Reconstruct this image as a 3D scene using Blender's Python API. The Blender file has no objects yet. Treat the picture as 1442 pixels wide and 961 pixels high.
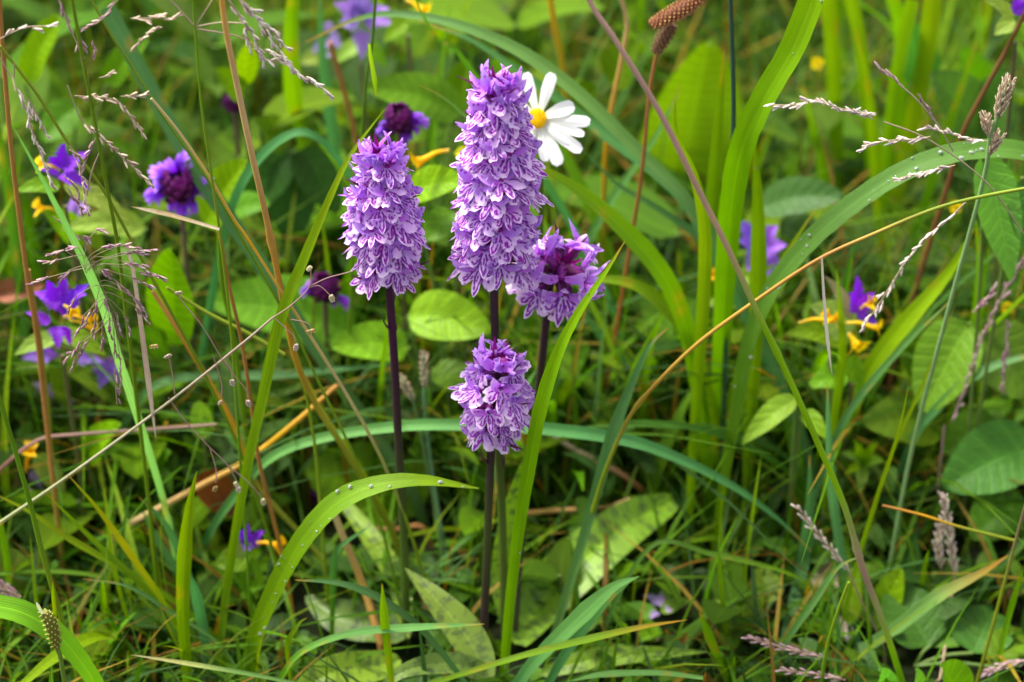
import bpy, math, random
import numpy as np
from mathutils import Vector, Matrix

random.seed(7)
rng = np.random.default_rng(7)
scene = bpy.context.scene
col = scene.collection
R = math.radians

# ------------------------------------------------------------------ camera, sky, sun, exposure
CAM_H, PITCH, FOC = 0.76, R(35), 100 / 36 * 1442
cd = bpy.data.cameras.new('camera')
cd.lens = 100; cd.sensor_width = 36; cd.clip_start = 0.02; cd.clip_end = 200
cd.dof.use_dof = True
cd.dof.focus_distance = 1.028
cd.dof.aperture_fstop = 7.0
cam = bpy.data.objects.new('camera', cd); col.objects.link(cam)
cam.location = (0, 0, CAM_H); cam.rotation_euler = (math.pi / 2 - PITCH, 0, 0)
scene.camera = cam

SUN_EL, SUN_AZ = R(60), R(-66)      # azimuth from +Y (ahead of the camera) towards +X
w = bpy.data.worlds.new('World'); scene.world = w; w.use_nodes = True
nt = w.node_tree; bg = nt.nodes['Background']
sky = nt.nodes.new('ShaderNodeTexSky'); sky.sky_type = 'NISHITA'; sky.sun_disc = False
sky.sun_elevation = SUN_EL; sky.sun_rotation = SUN_AZ
sky.air_density = 1.0; sky.dust_density = 3.0; sky.ozone_density = 0.6
hz = nt.nodes.new('ShaderNodeHueSaturation'); hz.inputs['Saturation'].default_value = .2      # thin even cloud: a paler sky all round
nt.links.new(sky.outputs[0], hz.inputs['Color']); nt.links.new(hz.outputs[0], bg.inputs[0]); bg.inputs[1].default_value = 0.125
sl = bpy.data.lights.new('sun', 'SUN'); sl.energy = 2.7; sl.angle = R(16); sl.color = (1.0, 0.95, 0.86)
so = bpy.data.objects.new('sun', sl); col.objects.link(so)
sd = Vector((math.sin(SUN_AZ) * math.cos(SUN_EL), math.cos(SUN_AZ) * math.cos(SUN_EL), math.sin(SUN_EL)))
so.rotation_euler = sd.to_track_quat('Z', 'Y').to_euler(); so.location = sd * 3
scene.view_settings.view_transform = 'Standard'; scene.view_settings.look = 'None'
scene.view_settings.exposure = 1.36; scene.view_settings.gamma = 1
scene.render.engine = 'CYCLES'
scene.cycles.use_denoising = True
scene.cycles.max_bounces = 8; scene.cycles.transparent_max_bounces = 6
scene.cycles.diffuse_bounces = 4; scene.cycles.glossy_bounces = 2; scene.cycles.transmission_bounces = 4
scene.cycles.caustics_reflective = False; scene.cycles.caustics_refractive = False
scene.cycles.sample_clamp_indirect = 4

# ------------------------------------------------------------------ placing things by distance
FWD = np.array([0, math.cos(PITCH), -math.sin(PITCH)]); UPV = np.array([0, math.sin(PITCH), math.cos(PITCH)])
CAM = np.array([0, 0, CAM_H])

def P(px, py, Y):
    """the point of the meadow at horizontal distance Y that shows at (px, py) of the photograph"""
    d = FWD + (px - 721) / FOC * np.array([1., 0, 0]) + (480.5 - py) / FOC * UPV
    if d[2] < 0: Y = min(Y, .755 / (-d[2] / d[1]))      # never below the ground
    return CAM + d * (Y / d[1])

def proj(p):
    v = np.asarray(p) - CAM
    d = v @ FWD
    return 721 + FOC * v[0] / d, 480.5 - FOC * (v @ UPV) / d, d

def px2m(px, p):
    return px * float((np.asarray(p) - CAM) @ FWD) / FOC

def nrm(v):
    v = np.asarray(v, float); return v / (np.linalg.norm(v) + 1e-12)

def spline(pts, sub=6):
    p = np.asarray(pts, float)
    if len(p) < 3:
        t = np.linspace(0, 1, sub + 1)[:, None]
        return p[0] * (1 - t) + p[-1] * t
    p = np.vstack([2 * p[0] - p[1], p, 2 * p[-1] - p[-2]])
    out = []
    for i in range(1, len(p) - 2):
        a, b, c, d = p[i - 1], p[i], p[i + 1], p[i + 2]
        for k in range(sub):
            t = k / sub
            out.append(.5 * (2 * b + (c - a) * t + (2 * a - 5 * b + 4 * c - d) * t * t + (3 * b - a - 3 * c + d) * t ** 3))
    out.append(p[-2])
    return np.array(out)

# ------------------------------------------------------------------ mesh collector
class MB:
    def __init__(s): s.v = []; s.f = []; s.c = []; s.u = []; s.n = 0
    def add(s, v, f, c, u=None):
        v = np.asarray(v, float).reshape(-1, 3); k = len(v)
        c = np.asarray(c, float)
        if c.ndim == 1: c = np.tile(c[:3], (k, 1))
        s.v.append(v); s.c.append(c[:, :3])
        s.u.append(np.zeros((k, 2)) if u is None else np.asarray(u, float))
        f = np.asarray(f)
        s.f.append(f + s.n); s.n += k
    def mesh(s, name, m):
        me = bpy.data.meshes.new(name)
        v = np.vstack(s.v); c = np.vstack(s.c)
        if m in (M['blade'], M['leaf']): c = np.clip(c * np.array([1.22, 1.26, .70]), 0, .6)
        u = np.vstack(s.u)
        quads = [f for f in s.f if f.shape[1] == 4]; tris = [f for f in s.f if f.shape[1] == 3]
        q = np.vstack(quads) if quads else np.zeros((0, 4), int)
        t = np.vstack(tris) if tris else np.zeros((0, 3), int)
        loops = np.concatenate([q.ravel(), t.ravel()]).astype(np.int32)
        starts = np.concatenate([np.arange(len(q)) * 4, len(q) * 4 + np.arange(len(t)) * 3]).astype(np.int32)
        me.vertices.add(len(v)); me.vertices.foreach_set('co', v.astype(np.float32).ravel())
        me.loops.add(len(loops)); me.loops.foreach_set('vertex_index', loops)
        me.polygons.add(len(starts)); me.polygons.foreach_set('loop_start', starts)
        me.update(calc_edges=True)
        me.polygons.foreach_set('use_smooth', np.ones(len(starts), bool))
        a = me.attributes.new('col', 'FLOAT_COLOR', 'POINT')
        a.data.foreach_set('color', np.hstack([c, np.ones((len(c), 1))]).astype(np.float32).ravel())
        uv = me.uv_layers.new(name='UVMap')
        uv.data.foreach_set('uv', u[loops].astype(np.float32).ravel())
        me.materials.append(m)
        return me

def grid_faces(nr, nc, wrap=False):
    i = np.arange(nr - 1)[:, None]; j = np.arange(nc if wrap else nc - 1)[None]
    a = i * nc + j; b = i * nc + (j + 1) % nc
    return np.stack([a, b, b + nc, a + nc], -1).reshape(-1, 4)

def lerpcols(cols, t):
    cols = np.asarray(cols, float)
    if cols.ndim == 1: return np.tile(cols, (len(t), 1))
    x = np.linspace(0, 1, len(cols))
    return np.stack([np.interp(t, x, cols[:, k]) for k in range(3)], 1)

def arclen(p):
    d = np.linalg.norm(np.diff(p, axis=0), axis=1); s = np.concatenate([[0], np.cumsum(d)])
    return s

def add_ribbon(mb, p, wid, cols, face, fold=.25, nac=5, twist=0., wave=0.):
    """leaf blade: p the centre line, wid the full width per point, face the way its upper side looks"""
    p = np.asarray(p); n = len(p); s = arclen(p); t = s / s[-1]
    T = np.gradient(p, axis=0); T /= np.linalg.norm(T, axis=1)[:, None] + 1e-12
    F = np.tile(nrm(face), (n, 1))
    S = np.cross(T, F); S /= np.linalg.norm(S, axis=1)[:, None] + 1e-9
    N = np.cross(S, T)
    if twist:
        a = twist * (t - .5)
        S, N = S * np.cos(a)[:, None] + N * np.sin(a)[:, None], N * np.cos(a)[:, None] - S * np.sin(a)[:, None]
    wid = np.asarray(wid) * np.ones(n)
    sv = np.linspace(-1, 1, nac)
    ph = random.random() * 6
    V = []
    for k, x in enumerate(sv):
        off = fold * (abs(x) - .5) * wid * .5
        if wave: off = off + wave * wid * abs(x) * np.sin(s / (wid.max() + 1e-9) * 2.2 + ph + x * 1.7)
        V.append(p + S * (x * wid / 2)[:, None] + N * off[:, None])
    V = np.stack(V, 1).reshape(-1, 3)
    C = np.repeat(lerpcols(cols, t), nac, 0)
    U = np.stack([np.tile((sv + 1) / 2, n), np.repeat(s * 100, nac)], 1)
    mb.add(V, grid_faces(n, nac), C, U)
    return S, N

def add_tube(mb, p, rad, cols, n=6, cap=True):
    p = np.asarray(p, float); m = len(p); s = arclen(p); t = s / s[-1]
    T = np.gradient(p, axis=0); T /= np.linalg.norm(T, axis=1)[:, None] + 1e-12
    ref = np.array([.31, .9, .17]) if abs(T[:, 2]).mean() > .6 else np.array([.1, .2, 1.])
    S = np.cross(T, ref); S /= np.linalg.norm(S, axis=1)[:, None] + 1e-9
    B = np.cross(T, S)
    rad = np.asarray(rad) * np.ones(m)
    a = np.linspace(0, 2 * np.pi, n, endpoint=False)
    V = (p[:, None] + (S[:, None] * np.cos(a)[None, :, None] + B[:, None] * np.sin(a)[None, :, None]) * rad[:, None, None]).reshape(-1, 3)
    C = np.repeat(lerpcols(cols, t), n, 0)
    U = np.stack([np.tile(a / 6.283, m), np.repeat(s * 100, n)], 1)
    mb.add(V, grid_faces(m, n, True), C, U)
    if cap:
        for e, r in ((0, 0), (m - 1, (m - 1) * n)):
            V2 = np.vstack([p[e], V[r:r + n]]); k = np.arange(n)
            mb.add(V2, np.stack([0 * k, 1 + k, 1 + (k + 1) % n], 1), C[r] if True else 0, np.tile(U[r], (n + 1, 1)))

SHAPES = {
    'lance': lambda t: np.sin(np.pi * t ** .62) ** .85,
    'ovate': lambda t: np.sin(np.pi * np.clip(t, 0, 1) ** .72) ** .62,
    'oblong': lambda t: (np.clip(np.sin(np.pi * t ** .9), 0, 1)) ** .45,
    'tongue': lambda t: np.clip(np.sin(np.pi * (t * .93 + .035) ** .85), 0, 1) ** .5,
}

def add_leaf(mb, p, width, cols, face, shape='ovate', fold=.2, nac=7, serr=0., wave=.03, arch=0.):
    """broad leaf along the line p"""
    s = arclen(p); t = s / s[-1]
    wd = width * np.clip(SHAPES[shape](t), 0.02, 1)
    if serr: wd = wd * (1 + serr * np.where(np.arange(len(t)) % 2, 1, -1))
    add_ribbon(mb, p, wd, cols, face, fold, nac, 0, wave)

def add_blob(mb, c, ax, cols, nu=8, nv=5, axis=None):
    """ellipsoid with radii ax; axis: direction of its long (third) axis"""
    th = np.linspace(0, np.pi, nv + 1); ph = np.linspace(0, 2 * np.pi, nu, endpoint=False)
    x = np.sin(th)[:, None] * np.cos(ph) * ax[0]; y = np.sin(th)[:, None] * np.sin(ph) * ax[1]; z = np.cos(th)[:, None] * np.ones(nu) * ax[2]
    V = np.stack([x, y, z], -1).reshape(-1, 3)
    if axis is not None:
        q = Vector(nrm(axis)).to_track_quat('Z', 'Y').to_matrix(); V = V @ np.array(q).T
    mb.add(V + np.asarray(c), grid_faces(nv + 1, nu, True), cols, np.repeat(np.stack([th, th], 1), nu, 0))

# ------------------------------------------------------------------ materials
def mat(name, transl=.3, rough=.5, spec=.35, streak=0., net=0., speck=0., var=.12, blotch=0., bump=.0, sheen=0., coat=0., facing=0.):
    m = bpy.data.materials.new(name); m.use_nodes = True
    t = m.node_tree; N = t.nodes; L = t.links; N.clear()
    def nd(k, **kw):
        n = N.new(k)
        for a, b in kw.items(): setattr(n, a, b)
        return n
    def math_(op, a, b=None, c=None):
        n = nd('ShaderNodeMath', operation=op)
        for i, x in enumerate((a, b, c)):
            if x is None: continue
            if isinstance(x, (int, float)): n.inputs[i].default_value = x
            else: L.new(x, n.inputs[i])
        return n.outputs[0]
    out = nd('ShaderNodeOutputMaterial')
    at = nd('ShaderNodeAttribute', attribute_name='col'); colr = at.outputs['Color']
    tc = nd('ShaderNodeTexCoord'); oi = nd('ShaderNodeObjectInfo')
    uv = nd('ShaderNodeSeparateXYZ'); L.new(tc.outputs['UV'], uv.inputs[0])
    val = None
    # broad patchy variation along the leaf
    nz = nd('ShaderNodeTexNoise'); nz.inputs['Scale'].default_value = 55; nz.inputs['Detail'].default_value = 4
    L.new(tc.outputs['Object'], nz.inputs['Vector'])
    v = math_('MULTIPLY_ADD', nz.outputs['Fac'], var * 3, 1 - var * 1.5)
    v = math_('MULTIPLY', v, math_('MULTIPLY_ADD', oi.outputs['Random'], var * 1.6, 1 - var * .8))
    height = None
    if streak:
        cmb = nd('ShaderNodeCombineXYZ')
        L.new(math_('MULTIPLY', uv.outputs[0], 26), cmb.inputs[0]); L.new(math_('MULTIPLY', uv.outputs[1], .35), cmb.inputs[1])
        L.new(math_('MULTIPLY', oi.outputs['Random'], 37), cmb.inputs[2])
        n2 = nd('ShaderNodeTexNoise'); n2.inputs['Scale'].default_value = 1; n2.inputs['Detail'].default_value = 3
        L.new(cmb.outputs[0], n2.inputs['Vector'])
        v = math_('MULTIPLY', v, math_('MULTIPLY_ADD', n2.outputs['Fac'], streak * 2, 1 - streak))
        rib = math_('SINE', math_('MULTIPLY', uv.outputs[0], 62.8))
        height = math_('MULTIPLY_ADD', rib, .25, n2.outputs['Fac'])
        mid = math_('SUBTRACT', 1, math_('MINIMUM', math_('MULTIPLY', math_('ABSOLUTE', math_('SUBTRACT', uv.outputs[0], .5)), 16), 1))
        v = math_('MULTIPLY', v, math_('MULTIPLY_ADD', mid, .28, 1))
    if net:
        # pinnate side veins: lines running forward from the midrib
        ax = math_('ABSOLUTE', math_('SUBTRACT', uv.outputs[0], .5))
        ph = math_('SUBTRACT', math_('MULTIPLY', uv.outputs[1], 12.), math_('MULTIPLY', ax, 14))
        sv = math_('POWER', math_('MULTIPLY_ADD', math_('SINE', ph), .5, .5), 6)
        vo = nd('ShaderNodeTexVoronoi'); vo.feature = 'DISTANCE_TO_EDGE'; vo.inputs['Scale'].default_value = 420
        L.new(tc.outputs['Object'], vo.inputs['Vector'])
        mid = math_('SUBTRACT', 1, math_('MINIMUM', math_('MULTIPLY', ax, 26), 1))
        vein = math_('MAXIMUM', mid, math_('MULTIPLY', sv, .6))
        v = math_('MULTIPLY', v, math_('MULTIPLY_ADD', vein, net, 1 - net * .2))
        height = math_('SUBTRACT', math_('MULTIPLY', vo.outputs['Distance'], 1.5), vein)
    if speck:
        n3 = nd('ShaderNodeTexNoise'); n3.inputs['Scale'].default_value = 900; n3.inputs['Detail'].default_value = 2
        L.new(tc.outputs['Object'], n3.inputs['Vector'])
        v = math_('MULTIPLY', v, math_('MULTIPLY_ADD', n3.outputs['Fac'], speck * 2, 1 - speck))
        if height is None: height = n3.outputs['Fac']
    hs = nd('ShaderNodeHueSaturation'); L.new(colr, hs.inputs['Color']); L.new(v, hs.inputs['Value'])
    L.new(math_('MULTIPLY_ADD', oi.outputs['Random'], .03, .483), hs.inputs['Hue']); hs.inputs['Saturation'].default_value = 1.08
    c = hs.outputs[0]
    if blotch:
        # dark cross blotches of a spotted orchid leaf
        cmb = nd('ShaderNodeCombineXYZ')
        L.new(math_('MULTIPLY', uv.outputs[0], 1.3), cmb.inputs[0]); L.new(math_('MULTIPLY', uv.outputs[1], 1.5), cmb.inputs[1])
        n4 = nd('ShaderNodeTexNoise'); n4.inputs['Scale'].default_value = 1.6; n4.inputs['Detail'].default_value = 5; n4.inputs['Roughness'].default_value = .6
        L.new(cmb.outputs[0], n4.inputs['Vector'])
        mr = nd('ShaderNodeMapRange'); L.new(n4.outputs['Fac'], mr.inputs[0])
        mr.inputs[1].default_value = .49; mr.inputs[2].default_value = .60
        n5 = nd('ShaderNodeTexNoise'); n5.inputs['Scale'].default_value = 500; L.new(tc.outputs['Object'], n5.inputs['Vector'])
        mx = nd('ShaderNodeMix', data_type='RGBA'); L.new(c, mx.inputs[6]); mx.inputs[7].default_value = (.035, .06, .03, 1)
        L.new(math_('MULTIPLY', mr.outputs[0], math_('MULTIPLY_ADD', n5.outputs['Fac'], blotch, blotch * .4)), mx.inputs[0])
        c = mx.outputs[2]
    pr = nd('ShaderNodeBsdfPrincipled'); L.new(c, pr.inputs['Base Color'])
    pr.inputs['Roughness'].default_value = rough; pr.inputs['Specular IOR Level'].default_value = spec
    if coat: pr.inputs['Coat Weight'].default_value = coat; pr.inputs['Coat Roughness'].default_value = .25
    if sheen: pr.inputs['Sheen Weight'].default_value = sheen
    if bump and height is not None:
        bp = nd('ShaderNodeBump'); bp.inputs['Strength'].default_value = bump; bp.inputs['Distance'].default_value = .0003
        L.new(height, bp.inputs['Height']); L.new(bp.outputs[0], pr.inputs['Normal'])
    if transl:
        tr = nd('ShaderNodeBsdfTranslucent')
        h2 = nd('ShaderNodeHueSaturation'); L.new(c, h2.inputs['Color']); h2.inputs['Saturation'].default_value = 1.1; h2.inputs['Value'].default_value = 1.35
        L.new(h2.outputs[0], tr.inputs[0])
        ms = nd('ShaderNodeMixShader'); ms.inputs[0].default_value = transl
        L.new(pr.outputs[0], ms.inputs[1]); L.new(tr.outputs[0], ms.inputs[2]); L.new(ms.outputs[0], out.inputs[0])
    else: L.new(pr.outputs[0], out.inputs[0])
    return m

M = {
    'blade': mat('grass_blade_green', .40, .5, .28, streak=.3, bump=.5, var=.16),
    'leaf': mat('broad_leaf_green', .34, .5, .28, net=.36, bump=.9, var=.2),
    'orchid_leaf': mat('spotted_orchid_leaf', .32, .4, .4, streak=.1, bump=.4, blotch=.75, var=.15),
    'stem': mat('plant_stem', .12, .5, .35, streak=.15, var=.15, speck=.1),
    'petal': mat('orchid_petal', .30, .5, .3, speck=.1, bump=.25, var=.08, sheen=.15),
    'flower': mat('meadow_flower_petal', .32, .55, .3, speck=.08, var=.1),
    'white': mat('white_daisy_petal', .28, .55, .3, streak=.06, var=.03, bump=.5),
    'seed': mat('grass_spikelet', .2, .6, .3, speck=.25, var=.2),
    'dry': mat('dry_straw', .15, .6, .3, streak=.3, speck=.2, var=.2, bump=.5),
}
dm = bpy.data.materials.new('water_drop'); dm.use_nodes = True
b = dm.node_tree.nodes['Principled BSDF']; b.inputs['Roughness'].default_value = .03; b.inputs['IOR'].default_value = 1.33
b.inputs['Transmission Weight'].default_value = .85; b.inputs['Base Color'].default_value = (.97, 1, .97, 1); b.inputs['Specular IOR Level'].default_value = .9
M['drop'] = dm
gm = bpy.data.materials.new('dark_soil_and_litter'); gm.use_nodes = True
t = gm.node_tree; b = t.nodes['Principled BSDF']; b.inputs['Roughness'].default_value = .95; b.inputs['Specular IOR Level'].default_value = .1
tc = t.nodes.new('ShaderNodeTexCoord')
n1 = t.nodes.new('ShaderNodeTexNoise'); n1.inputs['Scale'].default_value = 60; n1.inputs['Detail'].default_value = 8; n1.inputs['Roughness'].default_value = .7
t.links.new(tc.outputs['Object'], n1.inputs['Vector'])
cr = t.nodes.new('ShaderNodeValToRGB'); cr.color_ramp.elements[0].position = .3; cr.color_ramp.elements[0].color = (.012, .014, .006, 1)
cr.color_ramp.elements[1].position = .75; cr.color_ramp.elements[1].color = (.045, .032, .012, 1)
e = cr.color_ramp.elements.new(.55); e.color = (.022, .032, .01, 1)
t.links.new(n1.outputs['Fac'], cr.inputs[0]); t.links.new(cr.outputs[0], b.inputs['Base Color'])
bp = t.nodes.new('ShaderNodeBump'); bp.inputs['Distance'].default_value = .01; t.links.new(n1.outputs['Fac'], bp.inputs['Height']); t.links.new(bp.outputs[0], b.inputs['Normal'])

# ------------------------------------------------------------------ objects
LABELS = set()
def tag(o, label, cat, group=None, kind=None):
    if label: o['label'] = label; LABELS.add(label)
    if cat: o['category'] = cat
    if group: o['group'] = group
    if kind: o['kind'] = kind
    return o
def thing(name, loc, label, cat, group=None):
    o = bpy.data.objects.new(name, None); col.objects.link(o); o.location = Vector(loc); o.empty_display_size = .01
    return tag(o, label, cat, group)
def build(name, mb, m, parent=None, origin=None):
    """mb is in world coordinates; parts are stored relative to their thing"""
    off = np.zeros(3)
    q = parent
    while q is not None: off += np.array(q.location); q = q.parent
    if parent is None and origin is not None: off = np.asarray(origin, float)
    for v in mb.v: v -= off
    o = bpy.data.objects.new(name, mb.mesh(name, m)); col.objects.link(o)
    if parent is not None: o.parent = parent
    else: o.location = Vector(off)
    return o
def inst(name, me, parent, M4):
    o = bpy.data.objects.new(name, me); col.objects.link(o); o.parent = parent; o.matrix_basis = M4
    return o

# ground
gx = MB()
n = 61
xs = np.concatenate([np.linspace(-9, -.7, 12)[:-1], np.linspace(-.7, .7, 41), np.linspace(.7, 9, 12)[1:]])
X, Yg = np.meshgrid(xs, xs + 1.0)
amp = np.clip(1.5 - np.hypot(X, Yg - 1), 0, 1)
Z = (.004 * np.sin(X * 31 + 1) * np.cos(Yg * 27) + .003 * np.sin(X * 71 + Yg * 53)) * amp - .004
gx.add(np.stack([X, Yg, Z], -1).reshape(-1, 3), grid_faces(len(xs), len(xs)), (.05, .05, .03))
go = bpy.data.objects.new('ground', gx.mesh('ground', gm)); col.objects.link(go); tag(go, 'dark damp soil with litter under the meadow plants', None, None, 'structure')
# ------------------------------------------------------------------ orchids
MM = .001
LIL, LIL2, PUR, MARK, MAG = (.74, .43, .88), (.90, .70, .95), (.58, .19, .74), (.24, .006, .34), (.17, .005, .10)

def seg_d(q, a, b):
    a = np.array(a); b = np.array(b); d = b - a
    t = np.clip(((q - a) @ d) / (d @ d + 1e-9), 0, 1)
    return np.linalg.norm(q - (a + t[:, None] * d), axis=1)

def lip_mesh(k):
    r_ = np.random.default_rng(100 + k)
    nphi, nr = 64, 20
    phi = np.linspace(-104, 104, nphi); ap = np.abs(phi)
    midlen = r_.uniform(7.6, 9.0)
    Rm = midlen - ap * .20
    Rs = r_.uniform(6.6, 7.2) * np.cos(np.radians((ap - 50) * 1.05))
    Rr = np.maximum(np.where(ap < 24, Rm, 0), Rs)
    Rr = Rr * (1 - .38 * np.exp(-((ap - 21) / 5.5) ** 2)) * (1 - .12 * np.exp(-((ap - 66) / 6) ** 2))
    Rr = Rr + np.where(ap > 24, .38 * np.abs(np.sin(np.radians(phi * 7 + r_.uniform(0, 90)))), 0) + r_.normal(0, .10, nphi)
    Rr = np.maximum(Rr, 2.2)
    rr = np.linspace(.07, 1, nr)
    r = rr[:, None] * Rr[None]
    x = r * np.sin(np.radians(phi)); z = -r * np.cos(np.radians(phi))
    y = -.022 * x ** 2 - .012 * r ** 2 + .35 * np.sin(x * 1.3 + k) * rr[:, None] ** 2 + .3 * np.exp(-(x / 1.1) ** 2) * rr[:, None]
    y += .8 * r_.uniform(-1, 1) * (x / 5) * rr[:, None] + r_.uniform(-.5, .5) * (np.abs(x) / 4) ** 2 * rr[:, None]
    a = R(r_.uniform(15, 62))      # swings the foot of the lip forwards
    y2 = y * math.cos(a) - z * math.sin(a); z2 = y * math.sin(a) + z * math.cos(a)
    q = np.stack([x.ravel(), z.ravel()], 1)
    # pigment: dark loops, dashes and dots, nearly mirror-symmetric
    dist = np.full(len(q), 9.)
    j = lambda s=.28: r_.uniform(-s, s)
    base = [[(.45, -1.), (.9, -2.2), (1.0, -3.4), (.6, -4.6)], [(1.2, -1.0), (2.0, -2.0), (2.5, -3.1), (2.9, -4.3), (3.7, -4.6), (4.2, -3.8)],
            [(2.6, -.9), (3.4, -1.4), (4.1, -1.8)], [(1.6, -2.9), (1.8, -3.8)], [(3.3, -2.5), (3.6, -3.3)], [(2.3, -.7), (2.9, -.9)], [(.55, -6.3), (.2, -6.9)],
            [(.5, -5.4), (.35, -6.2)], [(4.9, -2.5), (5.0, -2.75)], [(1.75, -4.9), (2.0, -5.0)], 
            [(3.0, -5.5), (3.3, -5.4)]]
    for s in (-1, 1):
        for ln in base:
            if r_.random() < .15: continue
            jx, jy = j(), j()
            pts = [(s * (p[0] + jx + j(.12)), p[1] + jy + j(.12)) for p in ln]
            for a_, b_ in zip(pts[:-1], pts[1:]):
                if len(pts) > 3 and r_.random() < .10: continue
                dist = np.minimum(dist, seg_d(q, a_, b_) - r_.uniform(0, .07))
    for p in ((0, -2.4), (0, -7.1), (j(), -3.6)):
        dist = np.minimum(dist, seg_d(q, p, (p[0] + .01, p[1] - r_.uniform(.2, .9))))
    m = np.clip((.36 - dist) / .15, 0, 1)[:, None]
    edge = np.repeat(rr, nphi)[:, None]
    bc = np.array(LIL) * (1 - edge ** 2.5) + np.array(LIL2) * edge ** 2.5
    cen = np.exp(-(np.abs(q[:, :1]) / 1.3) ** 2) * .5
    bc = bc * (1 - cen) + np.array((.74, .56, .93)) * cen
    C = bc * (1 - m) + np.array(MARK) * m
    mb = MB(); mb.add(np.stack([x.ravel(), y2.ravel(), z2.ravel()], 1) * MM, grid_faces(nr, nphi), C)
    return mb.mesh('lip', M['petal'])

def petal_line(p0, d0, d1, L, n=9):
    p = [np.array(p0, float)]
    for i in range(n - 1):
        t = i / (n - 2); p.append(p[-1] + nrm(np.array(d0) * (1 - t) + np.array(d1) * t) * L / (n - 1))
    return np.array(p)

def sepal_mesh(side, k):
    r_ = np.random.default_rng(300 + k + (50 if side > 0 else 0))
    mb = MB()
    p = petal_line((side * .8, 0, .3), (side * .9, .45 + r_.uniform(-.2, .2), .45 + r_.uniform(-.2, .25)),
                   (side * .55, .1 + r_.uniform(-.3, .3), .95 + r_.uniform(-.3, .2)), r_.uniform(7.2, 8.8), 13) * MM
    s = np.linspace(0, 1, len(p)); wd = 3.7 * MM * np.clip(np.sin(np.pi * (s * .94 + .04) ** .8), .04, 1) ** .75
    add_ribbon(mb, p, wd, [np.array(PUR) * 1.05, (.56, .28, .80), (.72, .48, .90)], (0, 1, .3), .45, 7, r_.uniform(-.6, .6), .05)
    q = mb.v[0]; c = mb.c[0]
    for _ in range(5):
        i = r_.integers(14, len(q) - 8); d = np.linalg.norm(q - q[i], axis=1)
        m = np.clip((.5 * MM - d) / (.3 * MM), 0, 1)[:, None]; c[:] = c * (1 - m) + np.array(MARK) * m
    return mb.mesh('sepal', M['petal'])

def hood_mesh(k):
    r_ = np.random.default_rng(500 + k)
    mb = MB()
    p = petal_line((0, -.8, .6), (0, .1, 1), (0, 1, .35), r_.uniform(5.6, 6.8), 10) * MM
    s = np.linspace(0, 1, len(p)); wd = 3.6 * MM * np.clip(np.sin(np.pi * (s * .92 + .05) ** .8), .05, 1) ** .6
    add_ribbon(mb, p, wd, [np.array(PUR), (.55, .27, .80), (.78, .58, .92)], (0, -.6, 1), -.7, 7)
    for sd in (-1, 1):
        p = petal_line((sd * .7, -.3, .6), (sd * .45, .25, .9), (-sd * .5, .95, .3), r_.uniform(4.4, 5.4), 8) * MM
        s = np.linspace(0, 1, len(p)); wd = 2.3 * MM * np.clip(np.sin(np.pi * (s * .92 + .05) ** .8), .05, 1) ** .6
        add_ribbon(mb, p, wd, [np.array(PUR) * .8, (.50, .22, .76)], (sd * .8, -.2, .6), -.4, 5)
    return mb.mesh('hood', M['petal'])

def spur_mesh():
    mb = MB(); p = spline([(0, 0, -.2), (0, -2.5, -.6), (0, -5, -1.8), (0, -7.5, -3.6)], 4) * MM
    add_tube(mb, p, np.linspace(1.3, .6, len(p)) * MM, [(.45, .16, .66), (.60, .36, .80)], 7)
    return mb.mesh('spur', M['petal'])

def ovary_mesh():
    mb = MB(); p = spline([(0, 0, .2), (0, -2.4, .7), (0, -6, -.8), (0, -10.5, -5)], 4) * MM
    add_tube(mb, p, np.array([1.1] * 4 + list(np.linspace(1.6, .8, len(p) - 4))) * MM, [(.26, .03, .26), (.16, .04, .10), (.10, .08, .04)], 7)
    return mb.mesh('ovary', M['stem'])

def bract_mesh(k, cols, L, wdt, bend):
    mb = MB(); p = petal_line((0, 0, 0), (0, 1, .15), (0, .75, bend), L, 9) * MM
    s = np.linspace(0, 1, len(p)); wd = wdt * MM * np.clip(1 - s, .03, 1) ** .7 * np.clip(s * 5 + .5, 0, 1)
    add_ribbon(mb, p, wd, cols, (0, -.3, 1), .8, 5, random.uniform(-.8, .8))
    return mb.mesh('bract', M['stem'])

def bud_mesh(k):
    mb = MB(); c = np.array([(.56, .30, .78), (.40, .10, .55), (.30, .05, .40)][k % 3])
    add_blob(mb, (0, 3.0 * MM, 0), (1.5 * MM, 1.3 * MM, 3.4 * MM), c, 10, 8, (0, 1, .25))
    add_tube(mb, np.array([(0, -3, -1), (0, -1, -.3), (0, .5, 0)]) * MM, .9 * MM, (.2, .03, .16), 6)
    return mb.mesh('bud', M['petal'])

LIPS = [lip_mesh(k) for k in range(9)]
SEPL = [sepal_mesh(-1, k) for k in range(4)]; SEPR = [sepal_mesh(1, k) for k in range(4)]
HOODS = [hood_mesh(k) for k in range(3)]; SPUR = spur_mesh(); OVARY = ovary_mesh()
BR_MAG = [bract_mesh(k, [MAG, (.30, .02, .22), (.26, .02, .18)], L, 3.0, b) for k, (L, b) in enumerate(((8, .3), (10, .5), (7, .0)))]
BR_LOW = [bract_mesh(k, [(.12, .05, .07), (.16, .04, .10), (.10, .02, .06)], L, 3.0, b) for k, (L, b) in enumerate(((12, .3), (14, .0), (11, .5)))]
BR_BRN = [bract_mesh(k, [(.22, .12, .05), (.35, .16, .05), (.30, .12, .04)], L, 2.6, b) for k, (L, b) in enumerate(((7, -.6), (8, -.2)))]
BR_STEM = bract_mesh(9, [(.06, .02, .035), (.09, .03, .05), (.12, .06, .04)], 12, 3.2, .9)
BUDS = [bud_mesh(k) for k in range(3)]

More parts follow.
